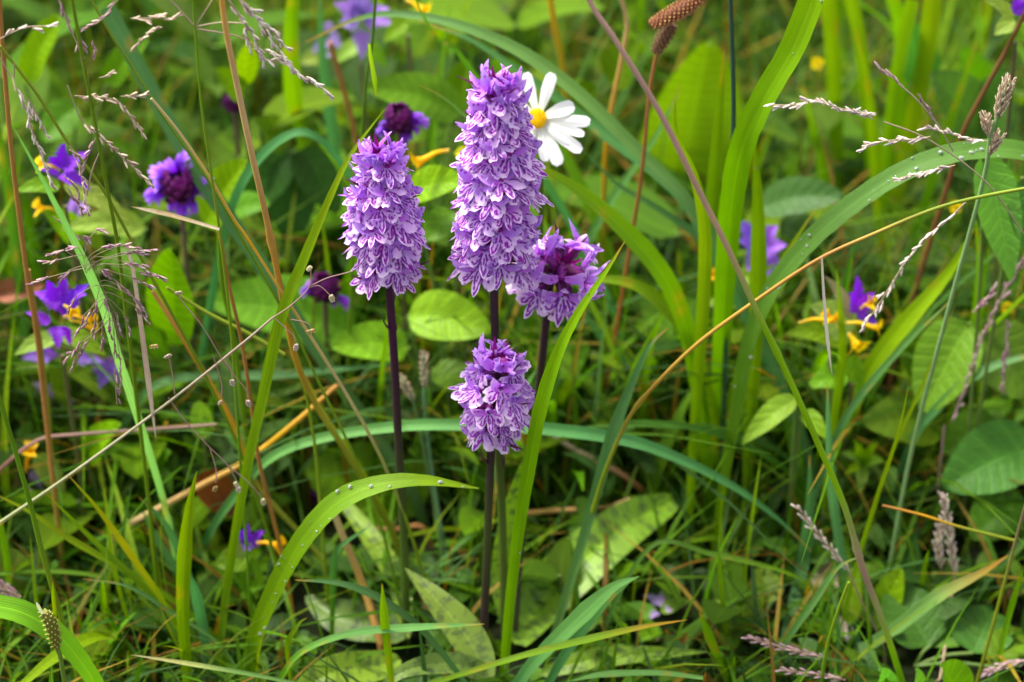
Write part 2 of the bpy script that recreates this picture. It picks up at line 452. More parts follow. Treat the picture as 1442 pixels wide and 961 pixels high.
def basis(pos, fwd, up, s=1., roll=0.):
    f = nrm(fwd); r = nrm(np.cross(f, up)); u = np.cross(r, f)
    if roll: r, u = r * math.cos(roll) + u * math.sin(roll), u * math.cos(roll) - r * math.sin(roll)
    m = Matrix.Identity(4)
    for i in range(3):
        m[i][0] = r[i] * s; m[i][1] = f[i] * s; m[i][2] = u[i] * s; m[i][3] = pos[i]
    return m

def orchid(label, stem_px, Y, head_lo, head_hi, n, r_lo, r_mid, r_hi, scale, open_top, stem_cols, lean=(0, 0, 0), Yh=None, ncen=14, stem_r=1.55, stem_bracts=(), elev_lo=-5, seed=1):
    r_ = random.Random(seed)
    pts = [P(x, y, Y if Yh is None else Y + (Yh - Y) * (1 - i / (len(stem_px) - 1))) for i, (x, y) in enumerate(stem_px)]
    base = pts[-1].copy(); base[2] = -.006; pts.append(base)
    a = P(*head_lo, Y if Yh is None else Yh); b = P(*head_hi, (Y if Yh is None else Yh)) + np.array(lean)
    o = thing('spotted_orchid', base, label, 'orchid', 'spotted orchids in flower')
    loc = base
    full = [b + (a - b) * .02, a] + [p for p in pts if p[2] < a[2] - .004]
    sp = spline(full, 8); L = arclen(sp); L = L / L[-1]
    mb = MB(); add_tube(mb, sp, np.interp(L, [0, .12, .3, 1], [1.0, 1.6, stem_r, stem_r * 1.15]) * MM, stem_cols, 12)
    build('stem', mb, M['stem'], o)
    ax = nrm(b - a); H = np.linalg.norm(b - a)
    e1 = nrm(np.cross(ax, (0, 1, .01))); e2 = np.cross(ax, e1)
    for i in range(n):
        t = i / (n - 1)
        ang = i * 2.39996 + r_.uniform(-.12, .12)
        rad = np.interp(t, [0, .45, .8, 1], [r_lo, r_mid, r_hi * 1.08, r_hi * .62]) * MM * r_.uniform(.84, 1.12)
        dirv = e1 * math.cos(ang) + e2 * math.sin(ang)
        pos = a + ax * H * t ** .97 + dirv * rad
        el = np.interp(t, [0, .5, .85, 1], [elev_lo, 8, 22, open_top]) + r_.uniform(-18, 18)
        if t > .82 and dirv[1] < -.1: el -= 32
        f = dirv * math.cos(R(el)) + ax * math.sin(R(el)) + e1 * r_.uniform(-.25, .25)
        s = scale * np.interp(t, [0, .7, 1], [1., .97, .92]) * r_.uniform(.84, 1.14)
        fo = bpy.data.objects.new('flower', None); col.objects.link(fo); fo.parent = o; fo.empty_display_size = .004
        fo.matrix_basis = basis(pos - loc, f, ax, s, r_.uniform(-.42, .42))
        I4 = Matrix.Identity(4)
        inst('lip', r_.choice(LIPS), fo, I4)
        inst('sepal', r_.choice(SEPL), fo, I4); inst('sepal', r_.choice(SEPR), fo, I4)
        inst('hood', r_.choice(HOODS), fo, Matrix.Scale(.85, 4)); inst('ovary', OVARY, fo, I4)
        if r_.random() < .4 or t < .2: inst('spur', SPUR, fo, I4)
        if t < .16 and r_.random() < .7: inst('bract', r_.choice(BR_LOW + BR_BRN), o, basis(a + ax * (H * t - .004) + dirv * .003 - loc, dirv, ax, 1.1))
        elif r_.random() < .35: inst('bract', r_.choice(BR_MAG + BR_LOW), o, basis(a + ax * H * t + dirv * .003 - loc, dirv * .8 + ax * .4, ax, 1.0))
    # half-open flowers stand round the rim, their sepals pointing up
    nrim = 9 if n > 20 else 4
    for i in range(nrim):
        ang = i * 6.2832 / nrim + r_.uniform(-.2, .2); dirv = e1 * math.cos(ang) + e2 * math.sin(ang)
        f = dirv * 1.25 + ax * (r_.uniform(.1, .35) + (1.5 if dirv[1] > .2 else .4 if dirv[1] > -.2 else 0))
        fo = bpy.data.objects.new('flower', None); col.objects.link(fo); fo.parent = o; fo.empty_display_size = .004
        fo.matrix_basis = basis(b + dirv * (r_hi * .62 * MM) + ax * .0015 - loc, f, ax, scale * r_.uniform(.9, 1.12), r_.uniform(-.5, .5))
        I4 = Matrix.Identity(4)
        inst('sepal', r_.choice(SEPL), fo, I4); inst('sepal', r_.choice(SEPR), fo, I4); inst('ovary', OVARY, fo, I4)
        if i % 3 == 0: inst('sepal', r_.choice(SEPL), fo, Matrix.Rotation(2.0, 4, 'Y'))
    # the hollow at the top: dark bracts and closed buds
    for i in range(ncen):
        ang = i * 2.39996; t = (i + .5) / ncen
        dirv = e1 * math.cos(ang) + e2 * math.sin(ang)
        el = R(12 + 45 * t)
        f = dirv * math.cos(el) + ax * math.sin(el)
        inst('bract', BR_MAG[i % 3], o, basis(b + ax * (.0005 - .003 * (1 - t)) + dirv * .0012 - loc, f, ax, r_.uniform(.8, 1.05)))
    for i in range(ncen // 5):
        ang = i * 2.39996 + 1; dirv = e1 * math.cos(ang) + e2 * math.sin(ang)
        f = dirv * 1.2 + ax * (.5 + .8 * i / ncen)
        inst('bud', BUDS[i % 3], o, basis(b + dirv * .004 - ax * .003 - loc, f, ax, r_.uniform(.7, 1.0)))
    for (x, y, side, el, s) in stem_bracts:
        pos = P(x, y, Y); inst('bract', BR_STEM, o, basis(pos - loc, (side * .6, -.25, el + .35), (0, 0, 1), s * .85))
    return o

DK, DK2, OG, GG = (.055, .014, .040), (.050, .026, .030), (.06, .08, .022), (.10, .17, .03)
o_tall = orchid('tallest spotted orchid with long dense lilac spike overlapping the daisy',
    [(696, 410), (697, 470), (700, 600), (706, 700), (709, 800), (712, 895)], .876, (697, 372), (701, 130), 70, 11.6, 12.0, 7.4, 1.12, 34,
    [DK, DK, DK2, OG, GG, OG], stem_bracts=[(697, 462, -1, .5, .95), (708, 660, .8, .6, .9)], seed=3)
o_left = orchid('spotted orchid with medium lilac spike, left one of the group',
    [(549, 415), (556, 520), (561, 620), (568, 740), (572, 885)], .876, (548, 386), (537, 226), 50, 7.0, 10.0, 6.3, 1.06, 34,
    [DK, DK, DK, DK2, OG, GG, OG], stem_bracts=[(556, 470, .5, 1.0, 1.2), (556, 500, -.7, .2, .8), (553, 465, -.6, -.1, .9), (552, 430, .8, .5, .9), (551, 405, .9, .1, .8)], seed=5)
o_front = orchid('short spotted orchid, its small lilac head lowest and in front',
    [(691, 650), (688, 720), (685, 800), (682, 885)], .850, (693, 608), (702, 514), 24, 6.0, 9.8, 7.6, 1.08, 32,
    [DK, DK2, OG, DK2, OG], stem_bracts=[(688, 640, .9, .25, 1.4), (690, 655, -.9, .1, 1.0), (687, 740, .8, .8, .7)], elev_lo=-25, seed=8)
o_right = orchid('small opening spotted orchid with dark centre, right of the tall spike',
    [(772, 425), (764, 500), (752, 600), (735, 740), (724, 890)], .892, (776, 398), (784, 356), 11, 9.5, 10.5, 11.5, 1.3, 10,
    [DK, DK2, OG, DK2, OG], lean=(.002, -.008, .0), ncen=9, seed=11, stem_bracts=[(766, 440, -1, .25, 1.6), (770, 436, .4, .7, 1.0)], elev_lo=0)

SOFT, HARD = [], []
def soften(p, w_, Y=None):
    for q in p[::4]:
        x, y, d = proj(q); SOFT.append((x, y, max(6, w_ * .5), q[1]))

def orchid_leaf(parent, pts, Y, wpx, cols, shape='tongue', face=None, label=None):
    Ys = Y if isinstance(Y, (tuple, list)) else (Y, Y)
    p = [P(x, y, Ys[0] + (Ys[1] - Ys[0]) * i / (len(pts) - 1)) for i, (x, y) in enumerate(pts)]
    p = spline(p, 10); mb = MB(); soften(p, wpx); HARD.extend((x_, y_, wpx * .55, Yq - .002) for x_, y_, r_, Yq in SOFT[-len(p[::4]):])
    add_leaf(mb, p, px2m(wpx * .84, p[len(p) // 2]), cols, face if face is not None else nrm(CAM - p[len(p) // 2]) + np.array([0, 0, .5]), shape, .38, 11, wave=.05)
    o = build('leaf', mb, M['orchid_leaf'], parent)
    if label: o['label'] = label
OL = [(.23, .36, .045), (.27, .41, .055), (.21, .34, .04)]
orchid_leaf(o_right, [(725, 905), (760, 850), (820, 790), (885, 738), (950, 705)], (.87, .935), 92, OL, 'tongue')
orchid_leaf(o_tall, [(712, 880), (714, 800), (724, 720), (744, 630)], (.885, .90), 52, OL, 'lance')
orchid_leaf(o_left, [(575, 900), (560, 820), (520, 755), (478, 700)], (.875, .93), 36, OL, 'oblong')
orchid_leaf(o_front, [(690, 961), (660, 900), (615, 845), (570, 800)], (.83, .87), 60, [(.16, .27, .05), (.2, .32, .05)], 'lance')
orchid_leaf(o_right, [(760, 950), (820, 932), (900, 922), (998, 918)], (.845, .85), 36, OL, 'lance')
orchid_leaf(o_left, [(570, 900), (530, 880), (480, 870), (430, 840)], (.87, .9), 70, [(.15, .25, .06), (.18, .28, .07)], 'ovate')
orchid_leaf(o_left, [(565, 930), (520, 940), (460, 950), (400, 990)], (.85, .83), 60, OL, 'ovate')
orchid_leaf(o_front, [(700, 955), (640, 935), (570, 945), (520, 985)], (.835, .815), 40, [(.18, .3, .07), (.2, .32, .07)], 'lance')
# ------------------------------------------------------------------ hand-placed grass
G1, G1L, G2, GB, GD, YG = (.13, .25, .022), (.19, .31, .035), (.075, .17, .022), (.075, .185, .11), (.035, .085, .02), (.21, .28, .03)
ST, GO, OR, PK, SW, PL = (.56, .44, .22), (.62, .37, .05), (.40, .21, .07), (.34, .20, .17), (.72, .62, .45), (.27, .17, .14)
GP = (.14, .28, .14)
def pts3(pts, Y, root):
    n = len(pts); Y0, Y1 = Y if isinstance(Y, (tuple, list)) else (Y, Y)
    p = [P(x, y, Y0 + (Y1 - Y0) * i / max(1, n - 1)) for i, (x, y) in enumerate(pts)]
    if root and p[-1][2] > .004:
        z = p[-1][2]; d = p[-1] - p[-2]; d = d / max(1e-6, abs(d[2])) * z
        d[:2] = np.clip(d[:2], -.6 * z, .6 * z)
        mid = p[-1] + np.array([d[0] * .45, d[1] * .45, -z * .5]); end = p[-1] + np.array([d[0] * .7, d[1] * .7, -z - .004])
        p += [mid, end]
    return p

def blade(label, pts, Y, wpx, cols, root=True, tip=True, fold=.3, twist=0., up=.5, group=None, dew=0, name='grass_shoot', cat='grass blade', m='blade', yaw=0., base=.6):
    raw = pts3(pts, Y, root)
    p = spline(raw, 7); soften(p, wpx); s = arclen(p); t = s / s[-1]
    w0 = px2m(wpx, p[len(p) // 3])
    tl = .30 if tip else .0
    wd = w0 * (np.clip(t / tl, .02, 1) ** .75 if tip else np.ones(len(p)))
    wd = wd * (1 - (1 - base) * np.clip((t - .35) / .65, 0, 1))
    c = p[len(p) // 3]; face = nrm(nrm(CAM - c) + np.array([yaw, 0, up]))
    wd = wd * (1 + .035 * np.sin(s * 900 + random.random() * 6) * np.sin(s * 310 + random.random() * 6))
    mb = MB(); S, N = add_ribbon(mb, p, wd, cols, face, fold, 5, twist)
    if tip and random.random() < .5:       # withered tip
        k = np.clip(1 - np.repeat(t, 5) / random.uniform(.03, .10), 0, 1)[:, None]; mb.c[0] = mb.c[0] * (1 - k) + np.array((.40, .24, .10)) * k
    if random.random() < .5:               # a few rusty flecks
        for _ in range(4):
            i_ = random.randrange(len(mb.v[0])); k = np.clip(1 - np.linalg.norm(mb.v[0] - mb.v[0][i_], axis=1) / (w0 * .5), 0, 1)[:, None] * .6; mb.c[0] = mb.c[0] * (1 - k) + np.array((.34, .22, .07)) * k
    o = build(name, mb, M[m], None, p[-1])
    tag(o, label, cat, group)
    if dew:
        db = MB()
        for _ in range(dew):
            i = random.randint(2, int(len(p) * .8)); x = random.uniform(-.42, .42)
            c = p[i] + S[i] * wd[i] * x; nn = N[i] if N[i] @ (CAM - c) > 0 else -N[i]
            r = random.choice((.2, .25, .3, .4, .5, .6, .85)) * MM
            add_blob(db, c + nn * (r * .35 + wd[i] * fold * (abs(x * 2) - .5) * .5 * (1 if N[i] @ (CAM - c) > 0 else -1)), (r * random.uniform(.9, 1.3), r, r * .5), (1, 1, 1), 10, 6, nn)
        dobj = build('dew', db, M['drop'], o); dobj['kind'] = 'stuff'
    return o

def stalk(label, pts, Y, wpx, cols, root=True, group=None, name='grass_stalk', cat='grass stem', m='stem', taper=.7, nodes=()):
    raw = pts3(pts, Y, root); p = spline(raw, 6); s = arclen(p); t = s / s[-1]
    r = px2m(wpx, p[len(p) // 2]) / 2 * (taper + (1 - taper) * t)
    for nd_ in nodes: r = r * (1 + .55 * np.exp(-((t - nd_) / .008) ** 2))
    mb = MB(); add_tube(mb, p, r, cols, 7)
    return tag(build(name, mb, M[m], None, p[-1]), label, cat, group)

B, S_ = blade, stalk
# -- near blades round the orchids
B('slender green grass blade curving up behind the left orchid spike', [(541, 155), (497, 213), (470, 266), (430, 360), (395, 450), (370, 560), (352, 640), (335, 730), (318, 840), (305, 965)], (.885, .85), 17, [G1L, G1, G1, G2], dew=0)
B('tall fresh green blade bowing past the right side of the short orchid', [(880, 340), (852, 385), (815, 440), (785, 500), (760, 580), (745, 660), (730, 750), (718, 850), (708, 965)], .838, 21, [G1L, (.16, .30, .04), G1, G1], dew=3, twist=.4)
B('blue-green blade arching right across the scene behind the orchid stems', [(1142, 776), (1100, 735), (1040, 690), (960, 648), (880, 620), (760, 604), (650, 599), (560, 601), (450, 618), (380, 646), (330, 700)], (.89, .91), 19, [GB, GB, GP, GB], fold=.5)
B('broad dew-covered blade arching over the left orchid stem', [(674, 688), (600, 677), (540, 681), (480, 704), (435, 748), (395, 812), (362, 890), (345, 965)], .838, 34, [G1L, (.15, .3, .05), G1, G1], dew=34, up=1.0, fold=.22)
B('upright pointed blade standing alone at the lower left', [(277, 664), (266, 720), (259, 800), (258, 870), (264, 965)], .832, 21, [G1L, G1, G1], fold=.5)
B('blue-green blade leaning behind the dewless tall blade right of the orchids', [(940, 462), (912, 492), (882, 560), (860, 620), (838, 700), (812, 790), (785, 880)], (.90, .87), 18, [GB, GB, GP])
B('dark blue-green blade crossing below the left orchid stem', [(415, 817), (480, 822), (540, 846), (600, 893), (665, 975)], .818, 12, [GB, (.06, .13, .07), GB], root=False)
B('thin green blade with white tip lying over the orchid base', [(682, 879), (580, 884), (490, 893), (420, 922), (385, 975)], .812, 12, [GP, GP, G1], root=False)
B('narrow green blade with brown tip reaching right from the orchid base', [(968, 873), (900, 884), (800, 907), (720, 928), (600, 965)], .812, 11, [OR, G1, G1, G1], root=False, tip=True)
B('blue-green wide blade rising to the right from bottom centre', [(900, 812), (860, 830), (800, 885), (750, 935), (715, 985)], .822, 26, [GP, GP, GB], root=False)
B('second blue-green blade rising beside the wide one at bottom centre', [(892, 815), (850, 850), (800, 915), (760, 985)], .828, 18, [GP, GB, GB], root=False)
B('short sharp green blade poking up at the bottom under the left stem', [(538, 822), (542, 880), (553, 975)], .812, 13, [G1L, G1], root=False)
B('wide bright blade sweeping in at the bottom left corner', [(-30, 850), (30, 862), (80, 893), (120, 940), (150, 990)], .80, 34, [(.15, .33, .06), (.17, .36, .07)], root=False, tip=False, fold=.2)
B('thin pale blade lying almost flat along the lower left edge', [(183, 922), (260, 934), (370, 953), (470, 975)], .805, 7, [SW, GP, GP], root=False)
B('bent pale blue-green blade between the panicles at far left', [(18, 178), (58, 250), (90, 312), (120, 372), (148, 440), (165, 500), (185, 560)], (.845, .87), 14, [GP, (.22, .38, .2), GP])
# -- blades further back, left half
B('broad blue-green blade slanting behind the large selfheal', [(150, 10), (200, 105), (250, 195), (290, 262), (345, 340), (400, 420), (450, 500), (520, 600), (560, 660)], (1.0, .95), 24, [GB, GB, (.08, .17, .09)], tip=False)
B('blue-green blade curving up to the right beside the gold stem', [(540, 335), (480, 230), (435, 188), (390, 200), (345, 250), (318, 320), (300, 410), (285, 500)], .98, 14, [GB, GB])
B('blue-green blade bending across under the left spike', [(560, 512), (480, 520), (390, 528), (300, 530), (240, 535), (200, 560)], .96, 14, [GB, (.12, .24, .15)])
B('short dark blade leaning at the centre of the lower left', [(230, 660), (185, 600), (200, 720), (240, 790), (300, 870)][2:], .88, 12, [GB, GB])
B('long yellow-green blade crossing the lower left diagonally', [(-20, 690), (40, 720), (100, 760), (170, 800), (250, 850), (330, 920)], .86, 10, [YG, G1, G1])
B('narrow green blade slanting parallel below the yellow-green one', [(60, 690), (130, 760), (190, 815), (260, 880), (310, 960)], .85, 9, [G1, G2])
B('bright thin blade with gold edge slanting down to the lower left clump', [(95, 668), (140, 720), (190, 790), (240, 865), (290, 965)], .845, 10, [YG, (.28, .28, .04), G1, GP])
B('pale blue-green short blade behind the upright pointed one', [(245, 795), (270, 820), (285, 880), (300, 965)], .85, 16, [GB, GB])
B('dark curved blade rising to the brown straw in the lower left', [(195, 700), (230, 735), (258, 790), (275, 850), (292, 930)], .875, 12, [GB, GB])
B('pale thin blade stretched over the lower left grasses', [(115, 815), (180, 826), (240, 862), (300, 900)], .84, 6, [GB, GP])
B('yellowish blade leaning behind the dewy arching blade', [(470, 560), (430, 530), (460, 590), (500, 650), (540, 720)][1:], .93, 9, [YG, YG])
B('green blade curled over left of the orchid base', [(520, 742), (480, 770), (470, 800), (468, 870)], .87, 10, [GB, G2])
B('small hooked green blade beside the pale ground leaf', [(432, 870), (420, 880), (405, 910), (410, 965)], .82, 8, [G1, G1], root=False)
B('wide olive blade standing behind the left side panicles', [(30, 250), (45, 340), (60, 450), (70, 560)], 1.04, 18, [G2, G2])
B('dim green blade rising at the left frame edge', [(-10, 120), (10, 260), (25, 380), (40, 520)], 1.0, 14, [G2, GB])
B('soft green blade hanging down from the top left', [(418, -40), (410, 40), (412, 120), (424, 212)][::-1], 1.06, 26, [G1L, G1L, G1], root=False)
B('blurred blue-green blade running down behind the left spike', [(450, -20), (455, 90), (470, 200), (480, 300), (500, 420)], 1.08, 18, [GB, GB])
B('tiny bright blade hanging from the stem above the left orchid', [(530, 136), (527, 110), (522, 82), (520, 62)], .93, 7, [G1L, (.3, .45, .1)], root=False)
B('green blade passing upper left of the tall spike', [(660, 95), (620, 60), (600, 30), (575, -20)][::-1], 1.0, 13, [G1, GB, GB])
B('short pale blade pointing at the tall spike from the left', [(590, 120), (615, 132), (645, 155), (690, 210)], .97, 10, [GP, G1L])
# -- behind and right of the tall spike
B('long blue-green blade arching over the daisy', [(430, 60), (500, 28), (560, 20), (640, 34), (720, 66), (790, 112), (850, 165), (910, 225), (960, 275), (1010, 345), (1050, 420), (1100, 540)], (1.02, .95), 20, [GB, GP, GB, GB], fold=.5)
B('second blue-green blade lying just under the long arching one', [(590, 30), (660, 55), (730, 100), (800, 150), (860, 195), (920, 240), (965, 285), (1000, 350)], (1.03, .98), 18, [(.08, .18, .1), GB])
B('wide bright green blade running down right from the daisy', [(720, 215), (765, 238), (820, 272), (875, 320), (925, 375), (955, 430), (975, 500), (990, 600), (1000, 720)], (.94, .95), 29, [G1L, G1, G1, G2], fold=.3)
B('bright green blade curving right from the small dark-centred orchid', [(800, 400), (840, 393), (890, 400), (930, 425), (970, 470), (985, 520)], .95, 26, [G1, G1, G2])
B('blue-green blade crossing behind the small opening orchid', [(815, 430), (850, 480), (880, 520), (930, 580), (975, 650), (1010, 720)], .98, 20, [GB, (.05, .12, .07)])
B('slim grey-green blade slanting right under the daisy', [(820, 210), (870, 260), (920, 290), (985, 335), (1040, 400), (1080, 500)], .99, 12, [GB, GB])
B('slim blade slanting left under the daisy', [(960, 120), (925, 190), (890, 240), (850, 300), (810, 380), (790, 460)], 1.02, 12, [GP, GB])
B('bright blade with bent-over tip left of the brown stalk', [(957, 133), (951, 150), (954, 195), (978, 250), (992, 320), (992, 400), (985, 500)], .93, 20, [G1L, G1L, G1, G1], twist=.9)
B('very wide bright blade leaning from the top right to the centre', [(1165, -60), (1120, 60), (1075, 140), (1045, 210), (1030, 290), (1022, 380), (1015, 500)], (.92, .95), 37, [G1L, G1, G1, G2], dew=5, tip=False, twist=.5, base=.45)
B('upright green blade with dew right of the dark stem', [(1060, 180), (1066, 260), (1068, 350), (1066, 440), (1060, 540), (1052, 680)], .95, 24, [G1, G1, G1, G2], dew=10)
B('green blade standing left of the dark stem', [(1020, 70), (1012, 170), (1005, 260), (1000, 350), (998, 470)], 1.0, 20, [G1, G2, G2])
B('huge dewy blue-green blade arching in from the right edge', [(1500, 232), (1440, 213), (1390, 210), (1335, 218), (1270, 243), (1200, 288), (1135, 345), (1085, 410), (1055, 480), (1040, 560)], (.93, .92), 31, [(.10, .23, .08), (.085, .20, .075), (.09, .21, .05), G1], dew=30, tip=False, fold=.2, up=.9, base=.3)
for k, (a_, b_, c_, Yk, wk, cc) in enumerate([
    ((1165, -20), (1175, 120), (1180, 300), 1.12, 30, G1), ((1195, -20), (1215, 90), (1228, 260), 1.10, 26, G2), ((1255, -10), (1270, 60), (1262, 200), 1.12, 28, G1),
    ((1285, 0), (1262, 110), (1245, 260), 1.08, 26, G1), ((1315, -10), (1300, 100), (1270, 240), 1.10, 34, G1L), ((1375, 60), (1345, 150), (1320, 230), 1.06, 20, G2),
    ((1205, 40), (1225, 140), (1240, 330), 1.06, 24, G1), ((1130, 120), (1150, 200), (1175, 330), 1.1, 22, G2), ((1310, 20), (1290, 160), (1285, 300), 1.15, 30, G2)]):
    names = ['wide blade at the left of the bright upright stand', 'narrower darker blade in the bright upright stand', 'blade leaning right at the top of the bright stand', 'blade crossing in the middle of the bright stand',
             'palest and widest blade of the bright upright stand', 'short dark blade right of the bright upright stand', 'blade ending low behind the purple fine spikelets', 'dim blade left of the bright upright stand', 'shaded wide blade at the back of the bright stand']
    B(names[k], [a_, b_, c_], Yk, wk * .72, [G1L, cc, G2], group='bright blades standing at the upper right', tip=a_[1] > 10)
B('bright green blade slanting under the fine purple spikelets at right', [(1372, 322), (1335, 385), (1275, 455), (1225, 520), (1190, 600), (1160, 700)], .95, 26, [G1L, G1L, G1])
B('thin upright bright blade beside the yellow cow-wheat flower', [(1178, 378), (1183, 430), (1186, 500), (1176, 580)], .935, 13, [G1L, G1L])
B('short yellow-edged blade left of the huge dewy blade', [(1150, 292), (1125, 330), (1100, 370), (1080, 420)], .95, 11, [YG, G1])
B('slim blue-green blade rising to the right over the dock leaves', [(1345, 418), (1290, 470), (1230, 535), (1185, 600), (1150, 690), (1120, 800)], .92, 11, [GP, GB, GB])
B('blue-grey blade bending across the right edge leaves', [(1500, 495), (1442, 503), (1385, 522), (1335, 560), (1290, 610), (1270, 660)], .95, 14, [(.16, .28, .2), GB, GB])
B('blue-green blade rising at the lower right to a brown tip', [(1420, 782), (1380, 808), (1320, 840), (1265, 882), (1200, 925), (1160, 965)], .86, 20, [OR, GP, GP, GB], dew=2)
B('slim blue-green blade from bottom right to the pale straw', [(1216, 782), (1180, 800), (1145, 850), (1100, 915), (1070, 975)], .84, 10, [GP, GB])
B('straight slim blade across the lower right centre', [(925, 765), (1000, 780), (1060, 793), (1120, 812), (1170, 850)][::-1], .87, 8, [G1, GB])
B('blue-green blade standing behind the green end of the brown stalk', [(1140, 640), (1140, 720), (1130, 800), (1110, 880), (1095, 965)], .90, 18, [GB, GB])
B('grey-green blade crossing the lower right stems', [(1165, 540), (1168, 640), (1178, 740), (1200, 860), (1215, 960)], .90, 14, [(.12, .24, .16), GB])
B('small green blade in the dark gap at lower right', [(985, 863), (1000, 900), (1025, 960)], .84, 14, [G1, G1], root=False)
B('green blade running from the bottom right up to the yellow stem', [(1442, 800), (1420, 870), (1400, 965)], .85, 9, [G1, G1], root=False)
B('narrow blade leaning left in the lower right', [(1280, 540), (1265, 610), (1235, 700), (1210, 780), (1190, 860)], .87, 6, [YG, G1])
B('narrow blade ending by the small yellow flower', [(1345, 430), (1300, 540), (1255, 640), (1225, 740)], .90, 5, [YG, G1])
B('green blade sweeping up at the right edge over the dock leaves', [(1480, 575), (1420, 590), (1350, 640), (1310, 690)], .97, 26, [G2, G1])
B('shaded green blade under the right edge leaves', [(1480, 640), (1400, 650), (1340, 690), (1300, 760)], .96, 18, [GD, G2])
B('hanging green blade at the far right under the broad leaf', [(1372, 300), (1380, 370), (1375, 450), (1350, 540), (1330, 640)], .97, 16, [G1, G1])
for k, (a_, b_, c_, Yk, wk, cc) in enumerate([((968, 470), (985, 560), (990, 680), 1.0, 16, G1), ((1012, 420), (1010, 540), (1015, 680), .99, 18, G1), ((1050, 420), (1045, 520), (1040, 660), 1.0, 26, G1),
      ((955, 350), (962, 450), (975, 560), 1.03, 12, G1L), ((1000, 330), (1003, 430), (1000, 560), 1.02, 12, G1), ((1085, 430), (1080, 540), (1070, 660), 1.0, 20, G1)]):
    B(['leftmost thin blade of the grass stand at centre right', 'middle blade of the grass stand at centre right', 'widest blade of the grass stand at centre right', 'blade topping the left side of the centre right stand',
       'thin blade in front of the centre right stand', 'blade closing the right side of the centre right stand'][k], [a_, b_, c_], Yk, wk, [cc, cc, G2], group='blades standing at centre right')
B('pale blade lying low between orchid base and right leaves', [(800, 960), (850, 950), (930, 948), (990, 955)], .81, 10, [GP, GP], root=False)

# -- stems and straws
S_('tall golden straw stem leaning through the upper left', [(308, -40), (318, 40), (332, 110), (352, 205), (378, 320), (400, 430), (418, 510), (445, 570), (490, 640), (525, 700)], (.86, .90), 11, [(.75, .48, .10), (.75, .58, .28), (.6, .42, .12), (.72, .45, .08), (.4, .42, .06), YG, YG], nodes=(.38,))
S_('yellow stem branching down from the golden straw', [(425, 530), (436, 580), (446, 650), (455, 760)], .89, 6, [YG, YG])
S_('thin green stem with whorled branches at the top left', [(270, -30), (275, 38), (284, 150), (300, 262), (311, 340), (325, 460), (335, 600)], .87, 5, [G1, YG, G1, G1])
S_('green stem slanting from the top left past the selfheal', [(118, -20), (150, 38), (190, 100), (230, 165), (290, 250), (340, 335), (400, 440), (440, 520)], .88, 5, [YG, G1, YG, G1])
S_('straw-tipped stem pointing up left beside the selfheal', [(213, 139), (250, 184), (282, 230), (300, 258), (330, 310), (370, 370)], .875, 6, [ST, GO, ST, YG, G1])
S_('red-brown stem dropping from the cut straw end', [(308, 322), (322, 400), (340, 480), (354, 570), (365, 650), (385, 730)], .88, 7, [OR, OR, OR, GO], name='dry_stalk', cat='dry stalk', m='dry')
S_('green stem behind the red-brown one', [(308, 325), (313, 400), (330, 480), (345, 600)], .92, 9, [G1, G1])
S_('brown stem standing at the left edge', [(-2, -20), (5, 80), (15, 200), (28, 310), (40, 400), (52, 470), (62, 560)], .90, 9, [OR, (.40, .22, .07), OR, OR, YG], name='dry_stalk', cat='dry stalk', m='dry')
S_('yellow stem crossing beside the violet cow-wheat', [(40, 380), (55, 470), (66, 560), (74, 650)], .92, 8, [OR, YG, YG])
S_('thin green panicle stem of the upper left grasses', [(98, -20), (118, 90), (135, 180), (150, 260), (165, 340), (175, 420)], .87, 7, [G1, G1, G1])
S_('yellow-green stem slanting right under the upper left panicles', [(0, 65), (50, 130), (95, 200), (140, 260), (180, 330)], .88, 6, [YG, G1])
S_('rigid orange straw lying across the lower left', [(475, 543), (410, 600), (345, 650), (290, 680), (175, 742)], (.92, .90), 10, [OR, GO, (.55, .33, .12), ST], root=False, name='dry_stalk', cat='dry stalk', m='dry')
S_('purplish flat straw left of the centre', [(305, 598), (210, 605), (110, 612), (50, 622), (-10, 670)], .91, 6, [PL, PL, (.3, .14, .12)], root=False, name='dry_stalk', cat='dry stalk', m='dry')
S_('golden straw standing behind the dewy arching blade', [(470, 720), (485, 760), (510, 820), (535, 900)], .88, 13, [ST, (.6, .36, .12), OR], name='dry_stalk', cat='dry stalk', m='dry')
S_('brown straw lying along the bottom left', [(90, 898), (140, 896), (190, 898), (240, 912)], .86, 9, [OR, (.45, .25, .1), GO], root=False, name='dry_stalk', cat='dry stalk', m='dry')
S_('orange stem slanting under the large ovate leaf', [(215, 410), (250, 465), (290, 530), (330, 600), (360, 680), (430, 760), (500, 840)], (.93, .9), 9, [OR, GO, YG, YG])
S_('bright yellow-green stem between panicle and briza', [(235, 405), (290, 440), (345, 468), (400, 500)], .90, 7, [YG, YG], root=False)
S_('green stem rising through the fine purple panicle base', [(95, 900), (60, 780), (40, 700), (5, 580), (-20, 500)][::-1], .815, 9, [G1, G1, YG, YG])
S_('long pinkish-brown stalk turning green crossing the right side', [(815, -40), (835, 10), (870, 62), (930, 160), (980, 260), (1030, 360), (1063, 432), (1110, 530), (1150, 620), (1190, 715), (1215, 800), (1245, 880), (1275, 975)], (.85, .83), 10.5, [(.50, .31, .25), (.48, .30, .24), (.46, .28, .23), (.46, .30, .2), (.24, .42, .03), (.24, .42, .03), (.24, .42, .03), PK, (.24, .42, .03), (.24, .4, .03)], nodes=(.47, .75))
S_('gold stem arching in from the right edge to the centre', [(1500, 262), (1442, 266), (1330, 290), (1230, 330), (1150, 367), (1060, 427), (985, 482), (925, 540), (885, 590), (850, 670), (830, 740)], (.86, .88), 7, [YG, YG, OR, (.42, .27, .06), (.42, .27, .06), YG, YG, YG], nodes=(.6, .78))
